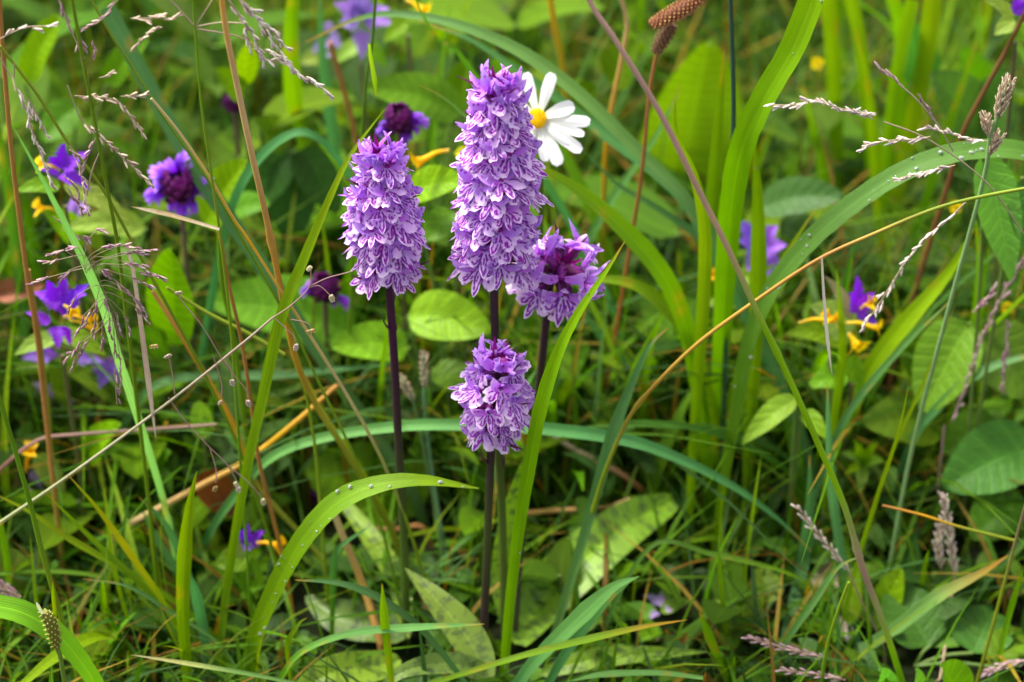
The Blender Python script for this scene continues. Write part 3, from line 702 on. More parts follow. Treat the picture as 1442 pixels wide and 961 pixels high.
S_('dark green rush stem upright at the upper right', [(1028, -20), (1032, 90), (1033, 160), (1031, 240), (1028, 330)], .95, 9, [(.03, .07, .04), (.04, .1, .05), GD])
S_('brown-red stem slanting at the upper right', [(1450, 5), (1415, 75), (1385, 130), (1355, 190), (1335, 260), (1310, 340)], 1.0, 9, [(.16, .08, .03), (.2, .09, .04), (.12, .08, .03)])
S_('orange-brown stem carrying the brown plantain heads', [(926, 70), (915, 130), (903, 250), (890, 330), (872, 440), (850, 560), (830, 660)], (.97, .98), 7, [(.42, .22, .08), OR, (.45, .2, .06), OR])
S_('gold stem kinked near the top centre', [(868, -20), (883, 30), (876, 80), (860, 160), (852, 230), (850, 320)], 1.03, 9, [ST, GO, YG, YG])
S_('gold stem hanging at top centre', [(772, -20), (782, 40), (793, 95), (800, 170)], 1.08, 12, [GO, YG, YG])
S_('brown stem left of the blurred violet flowers', [(465, 60), (485, 130), (500, 190), (505, 260)], 1.05, 10, [OR, (.4, .25, .1), YG])
S_('green flower stem above the left orchid', [(530, -20), (524, 60), (515, 120), (510, 190), (505, 260)], .97, 6, [G2, G1])
S_('orange stem with thin yellow-green end lying at right', [(1243, 712), (1300, 726), (1350, 742), (1430, 762)], .86, 5, [OR, GO, YG, YG], root=False)
S_('yellow-green stem leaving the bottom right corner', [(1450, 690), (1430, 762), (1412, 830), (1375, 965)], .845, 6, [PL, YG, YG], root=False)
S_('thin green stem forked at the bottom right centre', [(1195, 820), (1180, 860), (1165, 910), (1155, 970)], .82, 6, [YG, G1], root=False)
S_('thin yellow stem beside the orange straws behind the orchids', [(735, 590), (745, 650), (775, 720), (770, 800)], .95, 6, [GO, OR])
S_('pale brown broken straw right of the front orchid', [(775, 610), (820, 640), (870, 665), (905, 690)], .95, 10, [SW, (.5, .32, .18), OR], root=False, name='dry_stalk', cat='dry stalk', m='dry')
S_('thin brown straw lying in the middle behind the orchid base', [(888, 703), (850, 715), (770, 720), (700, 728)], .93, 8, [(.4, .24, .12), OR], root=False, name='dry_stalk', cat='dry stalk', m='dry')
S_('short brown straw behind the left orchid stem', [(508, 745), (560, 746), (592, 742), (610, 770)], .93, 9, [(.5, .33, .18), OR, (.4, .22, .1)], root=False, name='dry_stalk', cat='dry stalk', m='dry')
S_('dark red-brown straw at the bottom right edge', [(1050, 898), (1110, 910), (1150, 925)], .86, 9, [PL, PK], root=False, name='dry_stalk', cat='dry stalk', m='dry')
B('small white splinter of straw hanging from the gold stem', [(1157, 362), (1160, 415), (1165, 475), (1172, 531)][::-1], (.855, .865), 5, [SW, (.85, .8, .7), SW], root=False, name='straw_splinter', cat='straw', m='dry')
B('flat pale straw lying left of the golden stem', [(184, 291), (240, 303), (309, 323)], .865, 7, [SW, ST, SW], root=False, name='straw_splinter', cat='straw', m='dry')
B('long hanging pale straw in the fine purple panicle', [(220, 622), (212, 560), (204, 500), (196, 440), (188, 385), (179, 345)], .85, 8, [SW, (.6, .45, .35), SW], root=False, name='straw_splinter', cat='straw', m='dry')

# ------------------------------------------------------------------ spikelets and panicles
def spikelet_mesh(k, cs, n=3):
    mb = MB(); r_ = random.Random(k)
    for i in range(n):
        a_ = (i - (n - 1) / 2) * .35
        add_blob(mb, (math.sin(a_) * .5 * MM, 0, (1.2 + .2 * i) * MM), (.36 * MM, .30 * MM, 1.5 * MM), np.array(cs[i % len(cs)]), 6, 5, (math.sin(a_), r_.uniform(-.2, .2), 1))
    return mb.mesh('spikelet', M['seed'])
SPK = {'beige': [spikelet_mesh(k, [(.68, .56, .40), (.42, .27, .22), (.78, .68, .52)]) for k in range(3)],
       'purple': [spikelet_mesh(k + 5, [(.36, .17, .24), (.62, .48, .46), (.28, .12, .17)], 2) for k in range(3)],
       'pale': [spikelet_mesh(k + 9, [(.80, .70, .62), (.52, .34, .33), (.82, .76, .68)]) for k in range(3)]}

def panicle(label, lines, Y, kind, spikes, size=1., cols=(.40, .30, .22), wpx=2.2, group=None):
    """lines: branch polylines; spikes: (polyline, number of spikelets) laid along the branch"""
    p0 = P(*lines[0][0], Y)
    o = thing('grass_panicle', p0, label, 'grass flower head', group)
    for ln in lines:
        dy = random.uniform(-.004, .004)
        p = spline([P(x, y, Y + dy * i / max(1, len(ln) - 1)) for i, (x, y) in enumerate(ln)], 5)
        mb = MB(); add_tube(mb, p, px2m(wpx, p[0]) / 2, cols, 5, False); build('branch', mb, M['stem'], o)
    for ln, n in spikes:
        p = spline([P(x, y, Y) for x, y in ln], 8); s = arclen(p)
        mb = MB(); add_tube(mb, p, px2m(1.8, p[0]) / 2, cols, 5, False); build('branch', mb, M['stem'], o)
        for i in range(n):
            q = s[-1] * (i + .5) / n; pos = np.array([np.interp(q, s, p[:, k]) for k in range(3)])
            q2 = min(s[-1], q + .001); d = nrm(np.array([np.interp(q2, s, p[:, k]) for k in range(3)]) - pos + 1e-9)
            f = nrm(d + np.array([random.uniform(-.35, .35) for _ in range(3)]))
            m4 = Vector(f).to_track_quat('Z', 'Y').to_matrix().to_4x4() @ Matrix.Rotation(random.uniform(0, 6), 4, 'Z') @ Matrix.Diagonal((size * 1.15, size * 1.15, size * random.uniform(1.1, 1.7), 1))
            m4.translation = Vector(pos - p0 + np.array([random.uniform(-.5, .5) * MM for _ in range(3)]))
            inst('spikelet', random.choice(SPK[kind]), o, m4)
    return o

panicle('drooping purplish panicle at the top above the golden stem', [[(275, 38), (235, -5)], [(275, 38), (302, -4)], [(275, 38), (310, 32), (345, 33)], [(278, 41), (330, 50), (355, 62)], [(318, -5), (340, 25)], [(325, -10), (350, 8)]], .87, 'pale',
        [([(318, -3), (340, 26), (360, 55), (372, 85)], 11), ([(340, 5), (375, 35), (402, 68)], 9), ([(345, 33), (352, 60), (372, 82), (400, 88)], 8), ([(372, 70), (400, 86), (418, 105)], 8), ([(418, 104), (440, 115), (463, 132)], 6), ([(330, -8), (365, 30), (385, 60), (410, 96)], 11)])
panicle('pale hanging panicle against the far left blades', [[(18, 110), (22, 128)], [(20, 90), (18, 110), (0, 82)]], .865, 'pale',
        [([(22, 122), (35, 150), (46, 185), (58, 220), (74, 260)], 17), ([(40, 140), (54, 165), (64, 190)], 7), ([(0, 55), (20, 45), (40, 38), (75, 37)], 4)])
panicle('brown beaded panicle arching to the selfheal', [[(95, 120), (110, 160), (118, 172)]], .87, 'beige',
        [([(116, 172), (150, 200), (175, 225), (212, 259)], 15), ([(105, 135), (140, 138), (165, 142), (182, 162), (201, 184)], 12), ([(170, 136), (203, 135)], 4), ([(184, 26), (210, 26), (246, 26)], 6), ([(184, 73), (200, 55), (219, 41)], 5), ([(98, 205), (108, 225), (115, 250), (123, 297)], 10), ([(140, 110), (157, 105)], 2)])
panicle('thin pinkish panicle hanging at the top of the left side', [[(80, -10), (95, 30), (112, 70)]], .875, 'purple',
        [([(82, 0), (92, 25), (98, 40)], 5), ([(108, 48), (114, 72), (116, 92)], 6), ([(112, 50), (120, 70)], 3), ([(130, 57), (133, 70)], 2), ([(165, 0), (140, 30), (120, 40)], 6)])
panicle('purple tipped panicle over the left violet bracts', [[(140, 215), (130, 240), (122, 275)]], .87, 'purple',
        [([(135, 195), (125, 215), (118, 240)], 5), ([(90, 248), (105, 262), (112, 280)], 4), ([(95, 265), (108, 285), (116, 298)], 4), ([(75, 305), (90, 318), (105, 330)], 3)])
RP = (.42, .27, .27)
ln = [(115, 345), (140, 388), (160, 440), (180, 520), (200, 600)]
fp_l, fp_s = [[(112, 330), (128, 360), (143, 400), (160, 445), (178, 520)]], []
rf = random.Random(4)
for (ax_, ay_) in [(45, 400), (60, 372), (75, 355), (85, 395), (100, 350), (120, 335), (140, 325), (160, 345), (185, 348), (205, 355), (218, 352), (200, 375), (225, 390), (232, 395), (215, 405), (150, 385), (95, 440), (110, 470), (118, 460), (130, 475), (145, 490), (155, 470), (170, 465), (185, 470), (205, 440), (210, 455), (200, 430), (95, 505), (100, 520), (105, 515), (165, 505), (170, 550), (150, 430), (180, 410), (165, 570), (135, 440)]:
    t_ = min(.95, max(.05, (ay_ - 340) / 190)); sx = 118 + 45 * t_; sy = min(ay_ - 8, 345 + 110 * t_) if ay_ > 360 else ay_ + 30
    mx_, my_ = sx * .35 + ax_ * .65 + rf.uniform(-5, 5), sy * .35 + ay_ * .65 - rf.uniform(2, 14)
    fp_l.append([(sx, sy), (sx * .7 + mx_ * .3, sy * .6 + my_ * .4 - 5), (mx_, my_)]); fp_s.append(([(mx_, my_), (ax_ * .8 + mx_ * .2, ay_ * .8 + my_ * .2), (ax_, ay_)], rf.randint(3, 5)))
panicle('airy reddish-purple panicle in front of the violet and yellow cow-wheat', fp_l, .85, 'purple', fp_s, .85, (.30, .24, .16), 1.0)
panicle('fine purplish panicle reaching left over the bright stand', [[(1442, 330), (1400, 270), (1360, 232), (1300, 193), (1245, 172)]], .87, 'pale',
        [([(1088, 148), (1115, 148), (1145, 143), (1180, 152), (1230, 168)][::-1], 17), ([(1215, 209), (1245, 199), (1280, 197), (1310, 193)][::-1], 11), ([(1390, 199), (1350, 192), (1325, 184), (1302, 180)], 9), ([(1268, 251), (1300, 243), (1345, 233)][::-1], 9), ([(1195, 160), (1225, 161)], 4)], cols=(.38, .3, .2))
panicle('lone branch with dark spikelets rising at the upper right', [[(1342, 213), (1320, 175), (1290, 140), (1265, 118)]], .872, 'purple', [([(1238, 96), (1255, 108), (1272, 122)][::-1], 4), ([(1292, 132), (1312, 160)], 4)], 1.1, (.4, .33, .25))
panicle('greyish seed branch hanging right of the violet flower', [[(1345, 300), (1360, 285)]], .89, 'pale', [([(1350, 298), (1310, 330), (1275, 370), (1240, 425), (1215, 460)], 24)], 1.0)
panicle('blurred pink seed head leaning over the right leaves', [[(1330, 600), (1320, 690)]], .94, 'purple', [([(1450, 350), (1420, 400), (1390, 460), (1365, 530), (1340, 595)][::-1], 30), ([(1418, 450), (1416, 500), (1412, 548)], 14), ([(1370, 440), (1400, 410)], 8)], 1.15, RP)
def dense_head(label, line, Y, wpx, kind, n, size=1.3, stem=None, name='grass_seed_head', cat='seed head', scol=(.4, .3, .2)):
    p = spline([P(x, y, Y) for x, y in line], 8); s = arclen(p)
    o = thing(name, p[-1], label, cat)
    if stem:
        st = spline([p[-1]] + pts3(stem, Y, True), 6)
        mb = MB(); add_tube(mb, st, px2m(wpx * .22, st[0]) / 2 + .0002, scol, 6); build('stem', mb, M['stem'], o)
    mb = MB(); add_tube(mb, p, px2m(wpx * .3, p[0]) / 2, scol, 6); build('spike_axis', mb, M['stem'], o)
    R0 = px2m(wpx, p[0]) / 2
    for i in range(n):
        q = s[-1] * (i + .5) / n; pos = np.array([np.interp(q, s, p[:, k]) for k in range(3)])
        T = nrm(p[0] - p[-1]); a_ = i * 2.4; e1 = nrm(np.cross(T, (0, 1, .2))); e2 = np.cross(T, e1)
        dv = e1 * math.cos(a_) + e2 * math.sin(a_); env = math.sin(math.pi * (.12 + .8 * (i + .5) / n)) ** .5
        m4 = Vector(nrm(T * 1.3 + dv * .38)).to_track_quat('Z', 'Y').to_matrix().to_4x4() @ Matrix.Diagonal((size, size, size * 1.5, 1))
        m4.translation = Vector(pos + dv * R0 * env * .5 - p[-1])
        inst('spikelet', random.choice(SPK[kind]), o, m4)
    return o
dense_head('beige fluffy seed head at the upper right', [(1420, 118), (1412, 140), (1404, 168)], .90, 22, 'beige', 40, 1.0, [(1395, 190), (1388, 240), (1365, 330), (1340, 420)], scol=(.2, .3, .12))
dense_head('small beige seed cluster under the fluffy upper right head', [(1388, 168), (1392, 192)], .90, 15, 'beige', 16, 1.0)
dense_head('lowest beige seed cluster over the dewy blade', [(1405, 195), (1393, 218)], .90, 15, 'beige', 18, 1.0)
dense_head('upright pinkish-white seed head at lower right', [(1328, 700), (1335, 740), (1345, 810)], .885, 13, 'pale', 34, 1.0, [(1342, 830), (1335, 880), (1325, 950)])
dense_head('second pinkish-white seed head left beside the upright one', [(1328, 735), (1320, 770), (1325, 800)], .888, 13, 'pale', 24, 1.0)
dense_head('pinkish dry head leaning left at the lower right', [(1124, 715), (1145, 745), (1175, 780), (1195, 805)], .865, 9, 'pale', 26, .95, [(1215, 850), (1240, 900)], scol=(.35, .25, .15))
dense_head('blurred pink seed head lying at the bottom right', [(1055, 898), (1100, 912), (1165, 928)], .83, 9, 'purple', 26, .9)
dense_head('pale seed head cut by the bottom edge, right of centre', [(1100, 944), (1150, 950), (1190, 958)], .82, 8, 'purple', 18, .9)
dense_head('pink seed head in the bottom right corner', [(1390, 948), (1420, 935), (1450, 930)], .835, 9, 'purple', 18, .9)
dense_head('dull brown seed cluster by the left edge', [(-8, 822), (10, 832), (28, 842)], .85, 22, 'purple', 30, 1.0)
dense_head('brown rush flower left behind the left orchid stem', [(567, 535), (573, 548), (582, 565)], .925, 15, 'beige', 26, .8, [(590, 600), (610, 700), (625, 800)], scol=(.14, .24, .1), name='rush_flower', cat='rush flower')
dense_head('brown rush flower standing up behind the left orchid stem', [(597, 502), (597, 520), (597, 548)], .925, 14, 'beige', 26, .8, [(598, 580), (608, 660), (630, 790)], scol=(.14, .26, .14), name='rush_flower', cat='rush flower')

# plantain / sedge heads with round grains
def grain_head(label, line, Y, wpx, gcol, n, grain=.75, stem=None, name='sedge_head', cat='sedge head', spikes=0):
    p = spline([P(x, y, Y) for x, y in line], 8); s = arclen(p)
    o = thing(name, p[-1], label, cat)
    if stem:
        st = spline([p[-1]] + pts3(stem, Y, True), 6); mb = MB(); add_tube(mb, st, .0009, (.15, .26, .05), 7); build('stem', mb, M['stem'], o)
    R0 = px2m(wpx, p[0]) / 2
    T = nrm(p[0] - p[-1]); e1 = nrm(np.cross(T, (0, 1, .2))); e2 = np.cross(T, e1)
    mb = MB(); add_tube(mb, p, R0 * .75 * np.sin(np.pi * np.linspace(.15, .9, len(p))) ** .5, np.array(gcol[0]) * .5, 9); build('core', mb, M['seed'], o)
    gm_ = []
    for gc in gcol:
        g = MB(); add_blob(g, (0, 0, .2 * MM), (.42 * grain * MM, .42 * grain * MM, .62 * grain * MM), gc, 6, 4)
        add_blob(g, (0, 0, .75 * grain * MM), (.14 * MM, .14 * MM, .25 * MM), np.array(gc) * .5, 5, 3); gm_.append(g.mesh('grain', M['seed']))
    for i in range(n):
        q = s[-1] * (i + .5) / n; pos = np.array([np.interp(q, s, p[:, k]) for k in range(3)])
        a_ = i * 2.39996; dv = e1 * math.cos(a_) + e2 * math.sin(a_); env = math.sin(math.pi * (.12 + .8 * (i + .5) / n)) ** .5
        m4 = Vector(nrm(dv + T * .35)).to_track_quat('Z', 'Y').to_matrix().to_4x4(); m4.translation = Vector(pos + dv * R0 * env * .85 - p[-1])
        inst('grain', gm_[i % len(gm_)], o, m4)
    return o
grain_head('brown beaded sedge head cut by the top edge', [(990, -8), (965, 10), (940, 24), (917, 36)], .965, 27, [(.45, .20, .10), (.55, .30, .14), (.62, .38, .18)], 210, .95)
grain_head('smaller fuzzy brown sedge head hanging under the beaded one', [(948, 34), (935, 52), (922, 74)], .968, 24, [(.32, .19, .10), (.26, .14, .08), (.4, .26, .14)], 120, .8)
grain_head('pale green sedge head low at the left', [(62, 862), (72, 880), (80, 912)], .793, 23, [(.42, .45, .10), (.5, .5, .14), (.35, .4, .08)], 90, .9, [(86, 930), (95, 990)])
B('thin spike leaf behind the pale green sedge head', [(74, 820), (76, 850), (80, 890)], .794, 6, [G1L, YG], root=False)
B('tiny white-pink blade tip beside the pale green sedge head', [(51, 848), (56, 858), (62, 868)], .792, 5, [(.7, .6, .65), (.7, .6, .6)], root=False)

# quaking grass with its hanging spikelets
def briza_mesh(k, c1, c2):
    mb = MB(); H = 4.2 * MM
    for i in range(5):
        for sd in (-1, 1):
            z = -H * (i + .3) / 5.5; w_ = math.sin(math.pi * (.25 + .14 * i)) * .95 * MM
            add_blob(mb, (sd * w_ * .55, 0, z), (.62 * MM * (1 - .08 * i), .75 * MM, .8 * MM), np.array(c1 if (i + (sd > 0)) % 2 else c2), 7, 5, (sd * .9, 0, -.8))
    return mb.mesh('spikelet', M['seed'])
BZ = [briza_mesh(0, (.68, .62, .42), (.5, .42, .25)), briza_mesh(1, (.72, .64, .56), (.5, .36, .28)), briza_mesh(2, (.46, .45, .16), (.36, .2, .1))]
oz = thing('quaking_grass', P(0, 735, .85), 'quaking grass with long pale slanting stem and dangling seed lockets', 'quaking grass')
bz0 = np.array(oz.location)
mb = MB(); st = spline(pts3([(385, 447), (340, 485), (240, 565), (100, 668), (0, 736), (-60, 775)], .85, True), 8); add_tube(mb, st, np.linspace(.0004, .00085, len(st)), [(.42, .32, .26), (.35, .38, .2), (.28, .38, .15)], 7); build('stem', mb, M['stem'], oz)
for ln in [[(385, 447), (410, 430), (435, 405), (438, 378)], [(435, 405), (450, 403), (466, 417)], [(435, 404), (460, 392), (482, 386), (497, 382)], [(313, 507), (325, 520), (327, 532)], [(313, 507), (335, 535), (347, 550), (349, 560)], [(313, 507), (285, 460), (262, 432), (252, 418)],
           [(246, 555), (243, 530), (238, 503)], [(237, 560), (260, 592), (290, 625), (320, 655), (336, 683)], [(320, 655), (350, 680), (368, 700)], [(336, 683), (332, 683)], [(300, 500), (312, 540), (312, 560)], [(385, 447), (410, 470), (417, 482)], [(410, 450), (432, 455), (440, 464)], [(296, 632), (304, 660), (304, 680)]]:
    mb = MB(); p = spline([P(x, y, .85) for x, y in ln], 6); add_tube(mb, p, .00022, (.40, .25, .22), 5, False); build('thread', mb, M['stem'], oz)
for (x, y, k, tl, s) in [(438, 376, 0, .6, .8), (466, 417, 0, -.2, 1.), (443, 466, 2, 1.2, 1.0), (417, 486, 1, .1, 1.0), (327, 536, 1, 0, .95), (349, 565, 1, -.1, 1.), (311, 565, 1, .4, .7), (256, 412, 0, 1.3, .8), (304, 686, 2, .3, .9), (336, 686, 1, .1, 1.), (331, 680, 0, -.3, .8), (370, 704, 0, -.1, 1.), (222, 488, 2, 1.4, .9), (240, 500, 1, .9, .9)]:
    m4 = Matrix.Rotation(PITCH * .4, 4, 'X') @ Matrix.Rotation(tl, 4, 'Y') @ Matrix.Rotation(random.uniform(-.6, .6), 4, 'Z') @ Matrix.Scale(s * .85, 4)
    m4.translation = Vector(P(x, y, .849) - bz0); inst('spikelet', BZ[k], oz, m4)
# ------------------------------------------------------------------ flowers behind
PROT = [(700, 245, 90, .88), (540, 300, 75, .88), (780, 380, 65, .88), (700, 555, 70, .85)]
def root_stem(o, top, col_, wpx=7, dx=0., dz=0.):
    top = np.asarray(top); g = np.array([top[0] + dx, top[1] + dz, -.004])
    mid = (top + g) / 2 + np.array([-dx * .15, .004, 0])
    p = spline([top, mid, g], 8); mb = MB(); add_tube(mb, p, px2m(wpx, top) / 2, col_, 7)
    return build('stem', mb, M['stem'], o)

# selfheal
def selfheal(label, x, y, Y, spx, petals, tone=1., dx=0., lean=(0, -.35, .9)):
    c = P(x, y, Y); s = px2m(spx * 1.12, c); ax = nrm(lean); PROT.append((x, y, spx * .8, Y))
    o = thing('selfheal', c, label, 'selfheal flower'); r_ = random.Random(int(x + y))
    e1 = nrm(np.cross(ax, (0, 1, .01))); e2 = np.cross(ax, e1)
    mb = MB(); add_blob(mb, c, (s * .20, s * .20, s * .26), (.06, .012, .05), 12, 8, ax); build('flower_head', mb, M['flower'], o)
    mbs = []
    for k in range(2):
        m_ = MB(); p = petal_line((0, 0, 0), (0, 1, .1), (0, .3, 1), s * .26, 7); t_ = np.linspace(0, 1, 7)
        add_ribbon(m_, p, s * .15 * np.sin(np.pi * (t_ * .85 + .12)) ** .6, [(.05, .03, .04), np.array((.14, .018, .13)) * tone, (.20, .04, .2)], (0, -.4, 1), .8, 5); mbs.append(m_.mesh('calyx', M['flower']))
    for i in range(44):
        t_ = (i + .5) / 44; a_ = i * 2.39996; z = (.5 - t_) * -1
        dv = e1 * math.cos(a_) + e2 * math.sin(a_); rr = s * .17 * math.sin(math.pi * (.1 + .85 * (1 - t_) * .6 + .15)) 
        pos = ax * s * (t_ - .5) * .42 + dv * rr
        inst('calyx', mbs[i % 2], o, basis(pos, nrm(dv + ax * (t_ * 1.6 - .2)), ax, r_.uniform(.8, 1.15)))
    V1, V2 = np.array((.32, .08, .74)) * tone, np.array((.55, .26, .92)) * tone
    pm = []
    for k in range(3):
        m_ = MB(); L = s * .40
        p = petal_line((0, 0, 0), (0, .9, .5), (0, .8, -.5), L, 9); t_ = np.linspace(0, 1, 9)
        add_ribbon(m_, p, s * .25 * np.sin(np.pi * (t_ * .8 + .14)) ** .6, [V1 * .6, V1, V2], (0, .2, 1), -.9, 7)
        for sx in (-1, 0, 1):
            p = petal_line((0, L * .35, 0), (sx * .4, .9, -.2), (sx * .5, .5, -.9), L * .75, 7); t_ = np.linspace(0, 1, 7)
            add_ribbon(m_, p, s * (.17 if sx == 0 else .11) * np.sin(np.pi * (t_ * .7 + .25)) ** .6, [V1, V2, V2 * 1.1], (0, .5, 1), .3, 5, wave=.06)
        pm.append(m_.mesh('petal', M['flower']))
    petals = list(petals) + [(a_ * r_.uniform(.7, .95) + r_.uniform(-12, 12), b_ * r_.uniform(.7, .95) + r_.uniform(-12, 12), c_ * .8) for (a_, b_, c_) in petals]
    for (dxp, dyp, sc) in petals:
        v = (P(x + dxp, y + dyp, Y) - c); rad = nrm(v + np.array([0, -.3 * np.linalg.norm(v), 0]))
        inst('petal', r_.choice(pm), o, basis(v * r_.uniform(.46, .62), rad, ax, sc * .74, r_.uniform(-.5, .5)))
    root_stem(o, c - ax * s * .22, [(.14, .07, .08), (.12, .14, .04)], 7, dx)
    return o
selfheal('large violet selfheal flower with dark centre at the left', 252, 262, .985, 84, [(2, -44, 1.0), (-28, -25, 1.1), (-38, 8, 1.1), (-30, -5, .9), (34, -10, 1.0), (22, 28, 1.0), (6, 40, 1.0), (38, 6, .8), (-12, 34, .7), (-10, -34, .9)], 1.15)
selfheal('selfheal with dark maroon head and few violet petals above the left orchid', 562, 170, 1.0, 66, [(34, -2, 1.1), (10, 26, 1.1), (-28, 14, 1.0), (28, 12, .8)], .9)
selfheal('dim maroon selfheal left of the left orchid stem', 456, 408, .985, 66, [(36, 18, 1.1), (-26, -2, 1.0), (20, 24, .7)], .85)
selfheal('tiny purple selfheal in the shade behind the dewy blade', 447, 700, .96, 34, [(10, 6, .8)], .6)
selfheal('faded dark selfheal head blurred at the upper left', 330, 145, 1.08, 46, [(10, -12, .5)], .6)
selfheal('faded brownish selfheal head at the top edge', 702, 24, 1.2, 40, [], 1.0)

# cow-wheat: violet toothed bracts over yellow tube flowers
VB, VB2, YEL, ORA = (.25, .08, .62), (.50, .38, .68), (.85, .56, .02), (.82, .46, .01)
def tooth_leaf(mb, a, b, w_, cols, face, teeth=True):
    p = spline([a, (a + b) / 2 + np.array([0, 0, .10 * np.linalg.norm(b - a)]), b], 7); t_ = np.linspace(0, 1, len(p))
    wd = w_ * np.clip(np.minimum(t_ * 5 + .25, 1) * (1 - t_) ** .8, .02, 1)
    if teeth: wd = wd * (1 + .32 * np.where(np.arange(len(p)) % 2, 1, -1) * (t_ < .65))
    add_ribbon(mb, p, wd, cols, face, .3, 7, random.uniform(-.4, .4), .03)
def cowwheat(label, Y, root, bracts, flowers, leaves=(), tone=1., pale=0.):
    c = P(*root, Y); o = thing('cow_wheat', c, label, 'cow-wheat')
    r_ = random.Random(int(root[0] + root[1]))
    for (bx, by, tx, ty, w_) in bracts:
        yy = Y + r_.uniform(-.006, .006); a, b_ = P(bx, by, yy), P(tx, ty, yy + r_.uniform(-.008, .004)); PROT.append(((bx + tx) / 2, (by + ty) / 2, 26, Y))
        mb = MB(); k = np.array(VB) * tone * (1 - pale) + np.array(VB2) * pale
        tooth_leaf(mb, a, b_, px2m(w_, a), [k * .9, k, k * 1.25], nrm(nrm(CAM - a) + np.array([r_.uniform(-.4, .4), 0, .3])))
        build('bract', mb, M['flower'], o)
    for (bx, by, tx, ty, w_) in flowers:
        yy = Y - .006; PROT.append((tx, ty, 22, Y)); a, b_ = P(bx, by, yy), P(tx, ty, yy - .004); d = b_ - a; L = np.linalg.norm(d); w = px2m(w_ * .85, a)
        p = spline([a, a + d * .4 + np.array([0, 0, L * .08]), a + d * .8, b_], 5); t_ = np.linspace(0, 1, len(p))
        mb = MB(); add_tube(mb, p, w * (.16 + .3 * t_ ** 2), [(.75, .55, .15), YEL, ORA], 8, False)
        e = nrm(np.cross(d, (0, 1, .2))); up_ = nrm(np.cross(e, d)); dn = nrm(d)
        for sg in (1, -1):
            for q_ in ((0, 1.0), (-.8, .7), (.8, .7)):
                pp = petal_line(b_ + up_ * w * .25 * sg + e * q_[0] * w * .3, dn * .6 + up_ * sg * .6 + e * q_[0] * .5, dn * .2 + up_ * sg + e * q_[0] * .6, w * .75, 5)
                add_ribbon(mb, pp, w * .55 * q_[1], [ORA, YEL, (.85, .6, .05)], dn, .2, 5)
        build('flower', mb, M['flower'], o)
    for (bx, by, tx, ty, w_, lc) in leaves:
        a, b_ = P(bx, by, Y + .004), P(tx, ty, Y); p = spline([a, (a + b_) / 2 + np.array([0, 0, .1 * np.linalg.norm(b_ - a)]), b_], 8)
        mb = MB(); add_leaf(mb, p, px2m(w_, a), lc, nrm(nrm(CAM - a) + np.array([0, 0, .4])), 'lance', .25, 7); build('leaf', mb, M['leaf'], o)
    root_stem(o, c, [(.14, .12, .06), (.12, .16, .04)], 6, r_.uniform(-.01, .01))
    return o
LG, LP = (.15, .27, .04), (.24, .34, .12)
cowwheat('violet cow-wheat with yellow flowers behind the airy purple panicle', .93, (88, 500),
    [(85, 440, 92, 385, 30), (85, 430, 48, 412, 30), (90, 440, 125, 400, 30), (88, 445, 112, 425, 30), (80, 460, 82, 492, 30), (70, 455, 36, 440, 20), (92, 460, 100, 490, 22), (78, 425, 66, 395, 24), (95, 425, 122, 415, 22)],
    [(90, 446, 128, 450, 15), (90, 430, 102, 440, 14), (100, 452, 130, 462, 12)], [(85, 470, 150, 500, 30, LG), (82, 475, 20, 500, 26, LP)])
cowwheat('violet star-like cow-wheat at the left over a yellow flower', .97, (92, 290),
    [(88, 235, 92, 202, 30), (85, 240, 52, 238, 26), (90, 240, 126, 214, 24), (92, 245, 128, 268, 26), (88, 245, 100, 262, 22), (84, 240, 68, 222, 24)], [(84, 240, 58, 232, 15)], [(90, 260, 190, 318, 30, LP), (85, 262, 20, 270, 24, LG)])
cowwheat('yellow flower with pale violet bract under the star-like cow-wheat', 1.0, (105, 330), [(102, 300, 92, 308, 26), (104, 300, 126, 295, 30), (104, 298, 100, 280, 20)], [(84, 300, 55, 293, 16)], [(100, 305, 150, 360, 30, LG)], 1., .6)
cowwheat('pale violet cow-wheat bracts in the left middle', .97, (72, 560),
    [(70, 505, 30, 505, 26), (75, 505, 60, 490, 22), (110, 505, 145, 510, 24), (150, 525, 172, 515, 26), (150, 525, 140, 548, 24), (152, 520, 160, 500, 24), (130, 515, 180, 545, 22)], [], [(70, 510, 20, 520, 22, LP), (75, 515, 95, 580, 28, LG)], 1., .25)
cowwheat('faded violet cow-wheat bracts under the left middle ones', .98, (80, 620), [(75, 560, 45, 540, 26), (85, 565, 105, 568, 28), (80, 555, 70, 538, 22), (0, 600, -18, 590, 40), (-2, 600, 14, 592, 20)], [], [(85, 580, 100, 625, 30, LP), (80, 560, 20, 550, 24, LP)], 1., .7)
cowwheat('lone yellow cow-wheat flower at the lower left edge', .93, (42, 690), [(42, 665, 60, 690, 16)], [(36, 665, 42, 635, 17)], [(50, 640, 92, 705, 34, LP), (36, 690, 15, 720, 30, LG)], 1., .9)
cowwheat('small violet and yellow cow-wheat between the lower left blades', .895, (352, 810),
    [(352, 765, 350, 738, 24), (350, 765, 335, 748, 22), (355, 768, 372, 748, 20), (350, 768, 346, 778, 22)], [(362, 765, 392, 768, 17)], [(352, 785, 300, 800, 40, LG), (355, 785, 330, 835, 60, LG), (350, 780, 330, 760, 34, (.16, .2, .12))])
cowwheat('large blurred violet cow-wheat at the top, left of centre', 1.10, (508, 90),
    [(505, 30, 470, 5, 34), (505, 30, 478, 35, 34), (510, 28, 520, -8, 34), (512, 30, 548, 12, 34), (510, 45, 510, 85, 34), (500, 48, 520, 66, 24), (515, 30, 555, 35, 30), (505, 25, 490, -12, 30)], [], [(508, 60, 545, 95, 24, LG), (508, 60, 470, 90, 24, LP)], 1., .55)
